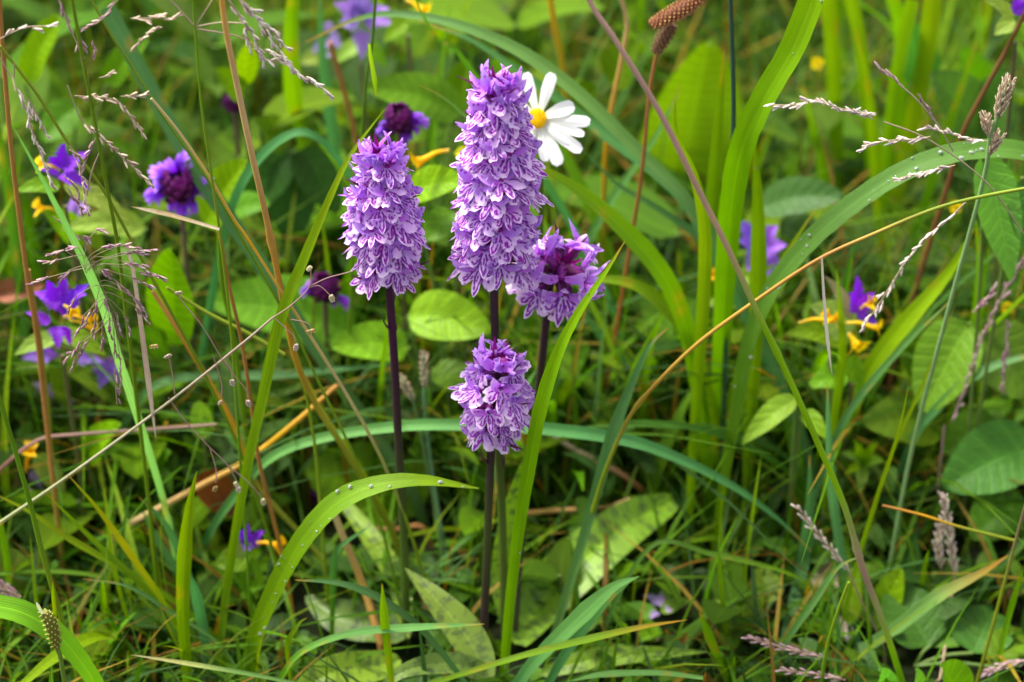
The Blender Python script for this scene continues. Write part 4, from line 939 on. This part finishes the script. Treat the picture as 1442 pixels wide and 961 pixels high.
cowwheat('pale violet cow-wheat bracts beside the hanging top leaf', 1.12, (462, 120), [(462, 60, 440, 75, 24), (465, 50, 480, 70, 22), (462, 45, 462, 30, 24), (460, 75, 450, 90, 18)], [], [(462, 80, 420, 90, 26, LP)], 1., .8)
cowwheat('yellow flower glimpsed at the top edge', 1.08, (575, 50), [], [(572, 0, 595, 14, 18)], [(575, 30, 540, 60, 24, LG)])
cowwheat('yellow tube flower between the two tall orchid spikes', .985, (640, 290), [], [(632, 212, 588, 228, 20)], [(640, 215, 690, 230, 20, YEL)])
cowwheat('large violet cow-wheat behind the upright dewy blade', 1.0, (1075, 420),
    [(1065, 345, 1038, 312, 40), (1065, 350, 1040, 340, 40), (1070, 345, 1095, 318, 38), (1072, 355, 1108, 345, 36), (1070, 360, 1098, 372, 38), (1065, 360, 1052, 382, 30), (1070, 340, 1072, 318, 34), (1085, 380, 1092, 395, 22)], [], [(1072, 380, 1100, 420, 40, LP), (1070, 385, 1030, 400, 30, LG)], 1.1, .3)
cowwheat('violet cow-wheat with three yellow flowers at the right', .945, (1200, 540),
    [(1208, 440, 1207, 388, 26), (1210, 440, 1232, 412, 26), (1205, 440, 1196, 412, 22), (1212, 445, 1238, 462, 18), (1206, 442, 1218, 445, 24)],
    [(1212, 435, 1226, 427, 13), (1192, 455, 1236, 461, 15), (1195, 470, 1206, 486, 24), (1125, 455, 1175, 450, 15), (1190, 455, 1166, 447, 14)],
    [(1200, 470, 1140, 430, 52, (.27, .36, .17)), (1196, 480, 1105, 470, 36, LG), (1195, 530, 1135, 545, 36, LG), (1198, 500, 1210, 560, 26, LG), (1200, 450, 1160, 388, 20, (.22, .2, .18))])
cowwheat('violet bud at the top right corner', 1.0, (1430, 60), [(1432, 20, 1434, -14, 22), (1432, 22, 1446, 0, 18)], [], [(1430, 30, 1400, 50, 26, LP), (1430, 35, 1445, 60, 26, LG), (1428, 25, 1385, 0, 20, LP)])
cowwheat('withered pale violet flower low behind the spotted leaves', .92, (925, 900), [(930, 850, 905, 838, 16), (930, 855, 935, 828, 16), (932, 858, 948, 862, 14), (925, 862, 915, 872, 16)], [], [(925, 860, 840, 878, 26, (.2, .34, .12)), (930, 862, 975, 845, 20, (.2, .34, .1)), (935, 850, 945, 812, 16, LP), (925, 880, 900, 905, 34, LG)], 1., .95)
cowwheat('orange-yellow bud left of the large violet cow-wheat', .99, (1006, 430), [], [(1008, 408, 1007, 388, 13)], [(1006, 420, 985, 440, 14, LG)])
for (x, y, Y, lb) in ((1150, 88, 1.12, 'blurred yellow flower head in the bright upright blades'), (1418, 432, 1.0, 'small yellow flower near the right edge'), (1241, 678, .95, 'small yellow flower under the right dock leaves'), (1228, 632, 1.0, 'dim yellow flower above the low palmate leaves'),
                      (1345, 290, 1.02, 'yellow dot of a flower under the huge dewy blade'), (1395, 650, 1.0, 'dull yellow flower on the far right dark leaf'), (1298, 735, .97, 'dull yellow-brown flower in the lower right shade'), (115, 768, .92, 'orange withered flower in the lower left grasses')):
    c = P(x, y, Y); o = thing('buttercup', c, lb, 'yellow flower'); w_ = px2m(11, c); PROT.append((x, y, 14, Y))
    dull = 'dull' in lb or 'dim' in lb or 'orange' in lb
    for k in range(5):
        a_ = k * 1.2566 + x; dv = np.array([math.cos(a_), -.3 + .2 * math.sin(a_), math.sin(a_)]); p = petal_line(c, dv, dv + np.array([0, -.8, .3]), w_, 6); t_ = np.linspace(0, 1, 6)
        mb = MB(); add_ribbon(mb, p, w_ * .9 * np.sin(np.pi * (t_ * .75 + .2)) ** .6, (.5, .26, .04) if dull else (.80, .62, .02), (0, -.8, .5), .2, 5); build('petal', mb, M['flower'], o)
    root_stem(o, c, G1, 4)

# daisy
dc = P(757, 167, .945); od = thing('oxeye_daisy', dc, 'white ox-eye daisy peeking out behind the tall orchid spike', 'daisy'); PROT.append((785, 165, 75, .945))
dax = nrm(np.array([-.30, -.72, .42])); e1 = nrm(np.cross(dax, (0, 0, 1))); e2 = np.cross(e1, dax)
mb = MB(); R0 = px2m(14.5, dc)
add_blob(mb, dc + dax * .0005, (R0 * .98, R0 * .98, R0 * .42), (.85, .62, .015), 16, 8, dax); build('disc', mb, M['flower'], od)
fl = MB(); add_blob(fl, (0, 0, 0), (.42 * MM, .42 * MM, .6 * MM), (.88, .64, .015), 5, 3); flm = fl.mesh('floret', M['flower'])
for i in range(110):
    rr = R0 * .95 * math.sqrt((i + .5) / 110); a_ = i * 2.39996
    inst('floret', flm, od, basis(dax * (R0 * .42 * math.sqrt(max(0, 1 - (rr / R0) ** 2)) + .0004) + e1 * rr * math.cos(a_) + e2 * rr * math.sin(a_), e1, dax))
rd = random.Random(6)
def daisy_petal(tx, ty, wpx, bend):
    r = P(tx, ty, .945) - CAM; tipp = CAM + r * (((dc - CAM) @ dax) / (r @ dax))     # where the petal tip lies in the plane of the flower
    v = tipp - dc; L = np.linalg.norm(v); dv = v / L; L -= R0 * .75
    p = petal_line(dc + dv * R0 * .75 - dax * .0008, dv + dax * -bend, dv + dax * bend, L, 12); t_ = np.linspace(0, 1, 12)
    wd = px2m(wpx * .86, dc) * np.clip(.45 + t_ * 1.0, 0, 1) * np.where(t_ > .84, np.sqrt(np.clip(1 - ((t_ - .84) / .18) ** 2, .02, 1)), 1)
    mb = MB(); add_ribbon(mb, p, wd, [(.78, .80, .72), (.84, .84, .86)], dax, rd.choice((-.3, .3)), 9, rd.uniform(-.7, .7), .03); build('petal', mb, M['white'], od)
for tx, ty, w_, bd in [(777, 103, 21, -.1), (808, 148, 23, -.3), (830, 172, 19, -.05), (822, 190, 15, -.15), (818, 213, 21, -.1), (803, 208, 14, -.3), (787, 233, 23, -.05), (768, 228, 17, -.2), (735, 232, 21, -.1), (708, 205, 21, -.1), (690, 165, 21, -.1), (705, 125, 21, -.1), (740, 102, 20, -.1)]:
    daisy_petal(tx, ty, w_, bd)
root_stem(od, dc - dax * .003, [(.10, .18, .03)], 8, .004)

# brown dead leaf
def fallen(label, line, w_, Y, cols, m='dry', name='dead_leaf', fold=.9):
    p = spline([P(x, y, Y) for x, y in line], 8); mb = MB(); add_leaf(mb, p, px2m(w_, p[0]), cols, nrm(CAM - p[4]) + np.array([0, 0, .4]), 'ovate', fold, 9, wave=.1)
    HARD.extend((x, y, w_ * .4, Y) for x, y in line)
    return tag(build(name, mb, M[m], None, p[-1]), label, 'dead leaf')
fallen('rusty brown dead leaf curled in the lower left grasses', [(285, 660), (302, 690), (328, 725)], 52, .925, [(.22, .07, .03), (.28, .09, .035), (.16, .05, .03)])
fallen('reddish brown dead leaf at the left edge', [(-20, 415), (20, 410), (62, 402)], 34, 1.0, [(.38, .18, .10), (.42, .2, .12)])
fallen('small orange-brown dead leaf scrap right of the front orchid base', [(650, 800), (662, 806), (675, 812)], 14, .91, [(.45, .2, .07)])
fallen('red-brown dead leaf at the bottom right of centre', [(955, 905), (975, 893), (990, 885)], 20, .88, [(.26, .06, .03)])
fallen('pale tattered dead leaf among the lower right stems', [(1150, 860), (1165, 800), (1175, 770)], 42, .92, [(.42, .36, .26), (.34, .28, .2)], fold=.3)
fallen('bleached scrap with pinkish edge low at the right of centre', [(1180, 868), (1190, 888), (1196, 905)], 22, .88, [(.5, .3, .25), (.75, .72, .75)], fold=.3)

# ------------------------------------------------------------------ broad-leaved herbs
def herb(label, Y, root, leaves, name='broadleaf_herb', cat='leafy plant', colstem=(.13, .2, .05)):
    c = P(*root, Y); c[2] = min(c[2], .01) if c[2] < .03 else c[2] * .4; o = thing(name, (c[0], c[1], 0), label, cat); org = np.array([c[0], c[1], 0.])
    for L in leaves:
        bx, by, tx, ty, w_, shape, lc = L[:7]; yo = L[7] if len(L) > 7 else 0
        a, b_ = P(bx, by, Y + yo), P(tx, ty, Y + yo - .012)
        ln_ = np.linalg.norm(b_ - a); p = spline([a, a * .6 + b_ * .4 + np.array([0, 0, .10 * ln_]), b_ * .9 + a * .1 + np.array([0, 0, .05 * ln_]), b_], 6)
        soften(p, w_ * 1.3)
        if w_ > 62: HARD.extend((x_, y_, w_ * .5, Yq - .003) for x_, y_, r_, Yq in SOFT[-len(p[::4]):])
        mb = MB(); lc = np.array(lc); add_leaf(mb, p, px2m(w_, a), [lc, lc * 1.05, lc * .95], nrm(nrm(CAM - a) + np.array([random.uniform(-.3, .3), 0, .5])), shape, .28, 9, wave=.06)
        build('leaf', mb, M['leaf'], o)
        q = spline([a, (a + org) / 2 + np.array([0, 0, .2 * a[2]]), org + np.array([0, 0, -.002])], 6)
        mb = MB(); add_tube(mb, q, .0008, colstem, 6); build('stem', mb, M['stem'], o)
    return o
LB, LD, LM, LBG = (.17, .30, .04), (.035, .09, .025), (.09, .18, .03), (.07, .16, .06)
herb('plant with one large upright ovate leaf behind the left panicles', .97, (245, 520), [(244, 486, 240, 352, 74, 'ovate', LB), (240, 500, 180, 470, 40, 'ovate', LM)])
herb('plant with pointed bright leaf beside the large selfheal', 1.0, (310, 330), [(288, 318, 348, 230, 62, 'ovate', LB), (320, 300, 380, 290, 40, 'ovate', LM, .03)])
herb('wide flat leaf left of the left orchid stem', 1.0, (430, 520), [(500, 470, 292, 430, 100, 'ovate', (.13, .25, .05)), (440, 520, 340, 560, 60, 'ovate', LM)])
herb('dark drooping leaves between golden straw and left orchid', 1.06, (410, 230), [(408, 212, 345, 300, 66, 'ovate', LD), (412, 214, 410, 345, 74, 'ovate', (.03, .09, .035)), (418, 212, 475, 300, 60, 'ovate', LD), (405, 205, 360, 175, 50, 'ovate', LM)])
herb('bright oval leaf between the two tall orchid spikes', .98, (640, 340), [(576, 272, 655, 258, 50, 'ovate', LB), (640, 300, 600, 340, 46, 'ovate', LM)])
herb('two bright broad leaves behind the left orchid stem', .975, (600, 520), [(575, 445, 690, 470, 72, 'ovate', (.19, .33, .05)), (575, 490, 468, 492, 62, 'ovate', (.16, .3, .05)), (610, 520, 680, 560, 50, 'ovate', LM)])
herb('very large pale green leaf behind the brown stalk', 1.13, (960, 330), [(955, 310, 1000, 60, 150, 'ovate', (.15, .27, .05)), (960, 310, 900, 240, 70, 'ovate', LM)])
herb('dark oval leaf right of the upright dewy blade', 1.04, (1100, 330), [(1070, 292, 1188, 280, 56, 'ovate', (.05, .12, .05)), (1100, 310, 1160, 350, 50, 'ovate', LD)])
herb('big dock leaves at the middle right', .965, (1340, 600), [(1365, 455, 1300, 580, 96, 'ovate', (.12, .23, .05)), (1380, 470, 1450, 560, 100, 'ovate', (.10, .20, .045)), (1330, 600, 1215, 600, 80, 'ovate', LM), (1330, 560, 1250, 480, 60, 'ovate', LM, .03)])
herb('broad dark leaves at the lower right edge', .94, (1400, 740), [(1460, 630, 1330, 690, 100, 'ovate', (.06, .15, .04)), (1440, 700, 1370, 760, 80, 'ovate', LM), (1400, 590, 1330, 640, 60, 'ovate', LM, .02)])
herb('hanging triangular leaf at the right edge', .945, (1392, 420), [(1384, 218, 1424, 398, 66, 'lance', (.15, .29, .10)), (1440, 250, 1460, 380, 60, 'lance', LBG)])
herb('small pointed light leaf low at the right of centre', .93, (1120, 600), [(1122, 560, 1045, 628, 36, 'lance', (.2, .34, .07)), (1130, 580, 1165, 620, 26, 'lance', LB)])
herb('tall soft leaves in the upper left corner', 1.08, (70, 150), [(35, 118, 85, 28, 44, 'oblong', LB), (110, 150, 60, 200, 50, 'ovate', LM), (150, 120, 210, 60, 40, 'ovate', LM)])
herb('single small oval leaf beside the golden straw', 1.06, (345, 150), [(345, 122, 352, 58, 34, 'ovate', LB), (345, 140, 300, 100, 34, 'ovate', LM)])
herb('pale narrow leaves under the violet star flower', 1.0, (150, 340), [(205, 322, 85, 325, 40, 'lance', LP), (120, 345, 60, 300, 40, 'ovate', LB), (160, 350, 200, 400, 44, 'ovate', LM)])
herb('large olive leaf blurred behind the arching dewy blade', .965, (540, 760), [(570, 712, 430, 668, 120, 'ovate', (.11, .19, .02)), (560, 730, 600, 640, 60, 'ovate', LM)])
herb('round yellowish leaves in the dark gap at lower right', .92, (1060, 900), [(1075, 860, 1000, 840, 50, 'ovate', (.15, .24, .03)), (1085, 850, 1070, 800, 46, 'ovate', (.12, .2, .04)), (1060, 890, 1000, 895, 36, 'ovate', LM)])
herb('low leaf behind the small violet and yellow cow-wheat', .93, (330, 870), [(340, 850, 280, 800, 60, 'ovate', LM), (340, 850, 400, 830, 50, 'ovate', LB)])
herb('pale young leaves at the lower left edge', .91, (40, 860), [(50, 850, -5, 770, 56, 'ovate', (.18, .28, .08)), (50, 840, 60, 770, 40, 'ovate', LP), (30, 850, 90, 800, 36, 'ovate', LB)])
herb('rounded bluish leaves in the upper right corner', 1.08, (1370, 200), [(1380, 190, 1310, 110, 80, 'ovate', LBG), (1380, 190, 1420, 110, 76, 'ovate', LBG), (1300, 120, 1270, 30, 60, 'ovate', LBG, .03), (1385, 160, 1350, 70, 60, 'ovate', LM, .03)])
herb('shaded broad leaf under the lower right blue-green blade', .90, (1290, 920), [(1310, 910, 1250, 830, 92, 'ovate', (.05, .14, .04)), (1370, 920, 1400, 860, 90, 'ovate', (.06, .15, .05)), (1400, 940, 1442, 890, 60, 'ovate', LM)])
herb('fresh leaves at the bottom edge right', .83, (1350, 985), [(1350, 985, 1325, 940, 60, 'ovate', (.12, .26, .05)), (1255, 985, 1238, 945, 34, 'ovate', (.15, .3, .1)), (1290, 985, 1290, 945, 30, 'ovate', (.15, .3, .1))])
herb('layered mid-green leaves between the lower right seed heads', .90, (1250, 880), [(1260, 880, 1200, 850, 46, 'ovate', LM), (1280, 860, 1340, 840, 50, 'ovate', LM), (1290, 890, 1380, 900, 54, 'ovate', (.08, .2, .05)), (1240, 870, 1270, 800, 44, 'ovate', LB)])
herb('green leaf at the top between the violet cow-wheat and tall spike', 1.06, (600, 190), [(650, 160, 515, 128, 66, 'ovate', (.10, .21, .035)), (600, 180, 560, 200, 40, 'ovate', LM), (640, 150, 660, 90, 50, 'ovate', LM, .02)])
herb('low star-shaped leaflets at the right of centre', .94, (1210, 700), [(1215, 655, 1185, 640, 16, 'lance', (.2, .33, .1)), (1215, 655, 1245, 652, 18, 'lance', (.2, .33, .1)), (1215, 655, 1212, 695, 18, 'lance', (.2, .33, .1)), (1215, 655, 1200, 620, 14, 'lance', LB), (1215, 655, 1238, 625, 16, 'lance', LB), (1215, 655, 1190, 670, 14, 'lance', LB)], 'cinquefoil')
herb('small toothed leaf spray by the blue-green arching blade', .93, (1140, 780), [(1140, 790, 1075, 765, 26, 'oblong', (.1, .22, .05)), (1145, 790, 1160, 750, 20, 'oblong', (.1, .22, .05))], 'yarrow')
herb('mid-green leaves under the upper part of the long arching blade', 1.1, (720, 150), [(740, 150, 690, 90, 60, 'ovate', LM), (800, 180, 840, 120, 60, 'ovate', LM), (860, 120, 900, 60, 60, 'ovate', LM)])
herb('leaves in the shade behind the arching blue-green blade', .98, (860, 740), [(870, 700, 800, 660, 50, 'ovate', LM), (900, 720, 960, 690, 50, 'ovate', LM), (960, 650, 1030, 620, 46, 'ovate', LM)])
herb('leaves glimpsed left of the lower left straw', .95, (150, 740), [(150, 720, 90, 700, 46, 'ovate', LM), (190, 680, 240, 640, 50, 'ovate', LM), (120, 650, 170, 600, 46, 'ovate', LB)])

PROT += HARD
# ------------------------------------------------------------------ filler: tufts and low herbs, each standing in the ground
LAND = [(254, 262, 'the large selfheal'), (562, 170, 'the maroon selfheal'), (456, 408, 'the dim selfheal'), (88, 440, 'the purple panicle'), (540, 300, 'the left orchid spike'), (700, 245, 'the tall orchid spike'), (780, 165, 'the daisy'), (790, 385, 'the opening orchid'),
        (700, 560, 'the front orchid'), (560, 620, 'the left orchid stem'), (1070, 350, 'the large violet cow-wheat'), (1205, 450, 'the yellow-flowered cow-wheat'), (500, 40, 'the top violet cow-wheat'), (830, 800, 'the spotted leaves'), (440, 760, 'the dewy arch'),
        (940, 40, 'the brown sedge heads'), (980, 190, 'the very large pale leaf'), (1330, 520, 'the dock leaves'), (1250, 240, 'the huge dewy blade'), (1230, 90, 'the bright upright stand'), (1335, 760, 'the pinkish-white seed head'), (1200, 720, 'the green end of the brown stalk'),
        (310, 690, 'the rusty dead leaf'), (270, 800, 'the upright pointed blade'), (75, 890, 'the pale green sedge head'), (40, 640, 'the lone yellow flower'), (90, 235, 'the violet star flower'), (340, 120, 'the golden straw'), (1000, 580, 'the gold arching stem'), (1420, 300, 'the hanging leaf'),
        (1100, 700, 'the arching blue-green blade'), (400, 250, 'the dark drooping leaves'), (240, 420, 'the large ovate leaf'), (1150, 900, 'the bottom pink seed heads'), (60, 60, 'the tall soft leaves'), (30, 410, 'the reddish dead leaf')]
def where(x, y):
    s = sorted(LAND, key=lambda l: (l[0] - x) ** 2 + (l[1] - y) ** 2)
    a, b_ = s[0], s[1]
    dx, dy = x - a[0], y - a[1]
    rel = ('right of' if dx > 0 else 'left of') if abs(dx) > abs(dy) else ('below' if dy > 0 else 'above')
    return rel, a[2], b_[2]
def uniq(fmt_opts):
    for f in fmt_opts:
        if f not in LABELS and len(f.split()) <= 16: return f
    return fmt_opts[0]

def proto_blade(k, c, L, w_, bend, tw=.3):
    r_ = random.Random(k); n = 12; t_ = np.linspace(0, 1, n)
    x = bend * L * t_ ** 2.2; z = L * (t_ - .32 * abs(bend) * t_ ** 2.4); y = r_.uniform(-.05, .05) * L * t_ ** 2
    p = np.stack([x, y, z], 1)[::-1]; tt = t_[::-1]
    wd = w_ * np.clip((1 - tt) / .35, .02, 1) ** .75 * (.7 + .3 * np.clip(tt * 3, 0, 1))
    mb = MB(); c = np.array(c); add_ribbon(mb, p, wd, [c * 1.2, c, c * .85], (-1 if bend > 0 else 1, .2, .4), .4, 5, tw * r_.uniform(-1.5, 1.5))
    return mb.mesh('blade', M['blade'])
CLS = {'bright green': [(.14, .26, .025), (.12, .24, .03)], 'mid-green': [(.075, .165, .022), (.09, .18, .03)], 'blue-green': [(.08, .17, .085), (.09, .19, .10)],
       'dark green': [(.04, .095, .022), (.05, .11, .03)], 'yellow-green': [(.18, .25, .03), (.15, .23, .03)], 'straw-flecked green': [(.10, .19, .03), (.42, .29, .10)]}
PB = {}
for ci, (nm, cs) in enumerate(CLS.items()):
    PB[nm] = [proto_blade(ci * 40 + k, cs[k % 2] if not (nm.startswith('straw') and k % 4) else cs[0], 1, (.020, .028, .036, .05)[k % 4], (.12, .3, .5, .75, -.2, .9)[k % 6]) for k in range(8)]
def blocked(pts, lim=0.):
    soft = rf.random() < .6
    for q in pts:
        x, y, d = proj(q)
        if soft:
            for (px_, py_, r_, Yp) in SOFT:
                if q[1] < Yp - .006 and (x - px_) ** 2 + (y - py_) ** 2 < r_ * r_: return True
        for (px_, py_, r_, Yp) in PROT:
            if q[1] < Yp and (x - px_) ** 2 + (y - py_) ** 2 < r_ * r_: return True
        if q[1] < .868 and 330 < x < 1000 and y < 800: return True
        if q[1] < .90 and 470 < x < 860 and y < 640: return True
    return False
rf = random.Random(21)
cells = []
NX, NY = 13, 10
for iy in range(NY):
    for ix in range(NX):
        if rf.random() < .12: continue
        Y = .835 + .66 * ((iy + rf.random()) / NY) ** 1.15
        half = .205 * (Y / .87) * 1.12
        cells.append(((ix + rf.random()) / NX * 2 * half - half, Y))
lowband = len(cells)
for _ in range(95):
    Y = rf.uniform(.84, 1.04); half = .205 * Y / .87 * 1.05; cells.append((rf.uniform(-half, half), Y))
for ci_, (X0, Y0) in enumerate(cells):
    thin = ci_ >= lowband
    sx, sy, _ = proj((X0, Y0, .04)); right = sx > 820
    nm = rf.choices(list(CLS), [(5 if right else 1.5), 4, 2.4, 2.5, (1 if right else 3), 1.2])[0]
    hgt = rf.uniform(.08, .20) if Y0 > .91 else rf.uniform(.04, .10)
    if Y0 > 1.2: hgt = rf.uniform(.09, .2)
    if thin: hgt = rf.uniform(.08, .17) if Y0 > .88 else rf.uniform(.05, .09)
    kids = []
    for b_ in range(rf.randint(4, 8) if thin else rf.randint(7, 12)):
        me = rf.choice(PB[nm]); a_ = rf.uniform(0, 6.283); L = hgt * rf.uniform(.6, 1.15); wd = max(.6, min(1.4, .13 / L)) * rf.uniform(.8, 1.3)
        tilt = rf.uniform(-.35, .35)
        if thin: tilt, wd = rf.uniform(-.9, .9), max(.45, .065 / L) * rf.uniform(.8, 1.3)
        m4 = Matrix.Translation((rf.uniform(-.012, .012), rf.uniform(-.012, .012), -.004)) @ Matrix.Rotation(a_, 4, 'Z') @ Matrix.Rotation(tilt, 4, 'Y') @ Matrix.Diagonal((L, L * wd, L, 1))
        vs = [m4 @ me.vertices[i * 5 + 2].co for i in range(0, 12, 2)]
        if blocked([np.array([v.x + X0, v.y + Y0, v.z]) for v in vs]): continue
        kids.append((me, m4))
    if len(kids) < 3: continue
    rel, la, lb = where(*proj((X0, Y0, hgt * .5))[:2])
    hw = 'tall' if hgt > .15 else 'short' if hgt < .08 else 'medium'
    lab = uniq([f'{nm} grass tuft {rel} {la}', f'{hw} {nm} grass tuft {rel} {la}', f'{nm} grass tuft between {la} and {lb}', f'{hw} {nm} grass tuft between {la} and {lb}', f'{hw} loose {nm} grass tuft {rel} {la}, towards {lb}', f'{hw} tuft of {nm} grass on the {lb[4:]} side of {la}', f'{hw} sparse {nm} grass rooted near {la} and {lb}'])
    o = thing('grass_tuft', (X0, Y0, 0), lab, 'grass tuft', 'grass tufts filling the meadow')
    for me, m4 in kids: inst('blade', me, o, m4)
def proto_leaf(k, c, shape):
    n = 11; t_ = np.linspace(0, 1, n); p = np.stack([t_, 0 * t_, .16 * np.sin(t_ * 2.6) - .05 * t_], 1)
    mb = MB(); c = np.array(c); add_leaf(mb, p, .55 if shape == 'ovate' else .3, [c, c * 1.08, c], (0, 0, 1), shape, .25, 7, wave=.04)
    return mb.mesh('leaf', M['leaf'])
HC = {'bright': (.15, .27, .035), 'mid-green': (.09, .18, .03), 'dark': (.045, .105, .028), 'bluish': (.08, .16, .06)}
PL_ = {k_: [proto_leaf(i, c_, s_) for i, s_ in enumerate(('ovate', 'lance', 'ovate'))] for k_, c_ in HC.items()}
stm = MB(); add_tube(stm, np.array([(0, 0, 0), (.02, .01, .5), (0, 0, 1.)]), .018, (.10, .15, .04), 6); STM = stm.mesh('stem', M['stem'])
for i in range(215):
    far_ = i >= 175
    Y0 = rf.uniform(1.04, 1.45) if far_ else .865 + .6 * rf.random() ** 1.15; half = .205 * Y0 / .87 * 1.1; X0 = rf.uniform(-half, half)
    nm = rf.choices(list(HC), (4, 4, 2, 1.5))[0]; h = rf.uniform(.02, .09) if Y0 > .93 else rf.uniform(.012, .035)
    if far_: h = rf.uniform(.07, .15)
    kids = []
    for b_ in range(rf.randint(5, 10)):
        z = h * (b_ // 2 + 1) / 5; a_ = (b_ % 2) * math.pi + (b_ // 2) * 1.57 + rf.uniform(-.4, .4); L = rf.uniform(.016, .036) if Y0 < .95 else rf.uniform(.022, .050)
        if far_: L = rf.uniform(.04, .065)
        m4 = Matrix.Translation((0, 0, z)) @ Matrix.Rotation(a_, 4, 'Z') @ Matrix.Rotation(rf.uniform(-.6, .15), 4, 'Y') @ Matrix.Scale(L, 4)
        v = m4 @ Vector((1, 0, 0)); v2 = m4 @ Vector((.5, 0, 0))
        if blocked([np.array([q.x + X0, q.y + Y0, q.z]) for q in (v, v2)]): continue
        kids.append((rf.choice(PL_[nm]), m4))
    if len(kids) < 3: continue
    rel, la, lb = where(*proj((X0, Y0, h))[:2])
    sz = 'tall' if h > .05 else 'low'
    lab = uniq([f'{nm} leafy herb {rel} {la}', f'{sz} {nm} leafy herb {rel} {la}', f'{nm} leafy herb between {la} and {lb}', f'{sz} {nm} leafy herb between {la} and {lb}', f'{sz} {nm} herb {rel} {la}, towards {lb}', f'{sz} little {nm} herb on the {lb[4:]} side of {la}', f'{sz} {nm} seedling near {la} and {lb}'])
    o = thing('leafy_herb', (X0, Y0, 0), lab, 'leafy plant', 'leafy herbs under the grasses')
    inst('stem', STM, o, Matrix.Diagonal((.05, .05, max(m_.translation.z for _, m_ in kids) + .001, 1)))
    for me, m4 in kids: inst('leaf', me, o, m4)

# uncountable undergrowth
def scatter_quads(n, ymin, ymax, hfun, kind, seed, name, label, m):
    g = np.random.default_rng(seed)
    Y = ymin + (ymax - ymin) * g.random(n) ** 1.05; X = (g.random(n) * 2 - 1) * .235 * Y / .87 * 1.15
    ns = 6
    mb = MB(); t_ = np.linspace(0, 1, ns)
    h = hfun(Y, g); az = g.random(n) * 6.283; bend = g.random(n) * 1.3 + .1
    if kind == 'grass':
        w_ = g.uniform(.0006, .0026, n); prof = np.clip((1 - t_) * 2.2, .03, 1) ** .8
        cx = X[:, None] + np.cos(az)[:, None] * (bend * h)[:, None] * t_ ** 2; cy = Y[:, None] + np.sin(az)[:, None] * (bend * h)[:, None] * t_ ** 2
        cz = h[:, None] * (t_ - .3 * bend[:, None] * t_ ** 2) - .004
        cs = np.array([(.06, .14, .02), (.09, .19, .025), (.12, .22, .025), (.03, .075, .02), (.07, .15, .07), (.30, .20, .07), (.16, .22, .03), (.22, .12, .04)])
        ci = g.choice(len(cs), n, p=[.20, .18, .12, .16, .08, .10, .10, .06])
    else:
        w_ = g.uniform(.003, .010, n); prof = np.sin(np.pi * np.clip(t_ * .9 + .07, 0, 1) ** .8); L = w_ * g.uniform(1.6, 3.0, n)
        cx = X[:, None] + np.cos(az)[:, None] * L[:, None] * t_; cy = Y[:, None] + np.sin(az)[:, None] * L[:, None] * t_
        cz = h[:, None] + (L * g.uniform(-.5, .9, n))[:, None] * t_ - (L * .6)[:, None] * t_ ** 2
        cs = np.array([(.06, .13, .02), (.09, .19, .03), (.13, .23, .035), (.04, .09, .025), (.16, .09, .04), (.07, .14, .055)])
        ci = g.choice(len(cs), n, p=[.25, .25, .18, .16, .06, .10])
    C = np.stack([cx, cy, cz], -1)
    side = np.stack([-np.sin(az), np.cos(az), g.uniform(-.5, .5, n)], 1); side /= np.linalg.norm(side, axis=1)[:, None]
    V = np.stack([C - side[:, None] * (w_[:, None] * prof / 2)[..., None], C + side[:, None] * (w_[:, None] * prof / 2)[..., None]], 2)
    # keep clear of the flowers in front
    Pm = C[:, [2, -1]].reshape(-1, 3) - CAM; d = Pm @ FWD; px_ = 721 + FOC * Pm[:, 0] / d; py_ = 480.5 - FOC * (Pm @ UPV) / d; yy = Pm[:, 1]
    bad = np.zeros(len(px_), bool)
    for (a_, b_, r_, Yp) in PROT: bad |= (yy < Yp) & ((px_ - a_) ** 2 + (py_ - b_) ** 2 < (r_ * .8) ** 2)
    bad |= (yy < .868) & (py_ < 850) & (px_ > 330) & (px_ < 1000)
    sb = np.zeros(len(px_), bool); dice = np.repeat(g.random(n) < .7, 2)
    for (a_, b_, r_, Yp) in SOFT: sb |= (yy < Yp - .004) & ((px_ - a_) ** 2 + (py_ - b_) ** 2 < r_ * r_)
    bad |= sb & dice
    keep = ~bad.reshape(-1, 2).any(1); V = V[keep]; k = len(V)
    col_ = cs[ci][keep] * g.uniform(.5, 1.05, (k, 1)); col_ = np.repeat(col_, ns * 2, 0)  # tones lowered unevenly: shade of the gaps between plants put into the colour
    base = np.arange(k)[:, None] * ns * 2; q = np.array([[2 * i, 2 * i + 1, 2 * i + 3, 2 * i + 2] for i in range(ns - 1)])
    F = (base[:, None] + q[None].reshape(1, -1, 4)).reshape(-1, 4)
    u = np.tile(np.stack([np.tile([0., 1.], ns), np.repeat(t_, 2) * 5], 1), (k, 1))
    mb.add(V.reshape(-1, 3), F, col_, u)
    o = bpy.data.objects.new(name, mb.mesh(name, m)); col.objects.link(o); tag(o, label, None, None, 'stuff')
scatter_quads(16000, .80, 1.55, lambda Y, g: np.where(Y > .95, g.uniform(.04, .16, len(Y)), g.uniform(.012, .065, len(Y))), 'grass', 5, 'grass', 'fine dense meadow grass of many greens between the larger plants', M['blade'])
scatter_quads(5500, .80, 1.55, lambda Y, g: np.where(Y > .93, g.uniform(.0, .05, len(Y)), g.uniform(.0, .015, len(Y))), 'leaf', 6, 'undergrowth', 'small low leaves covering the ground under the grass', M['leaf'])
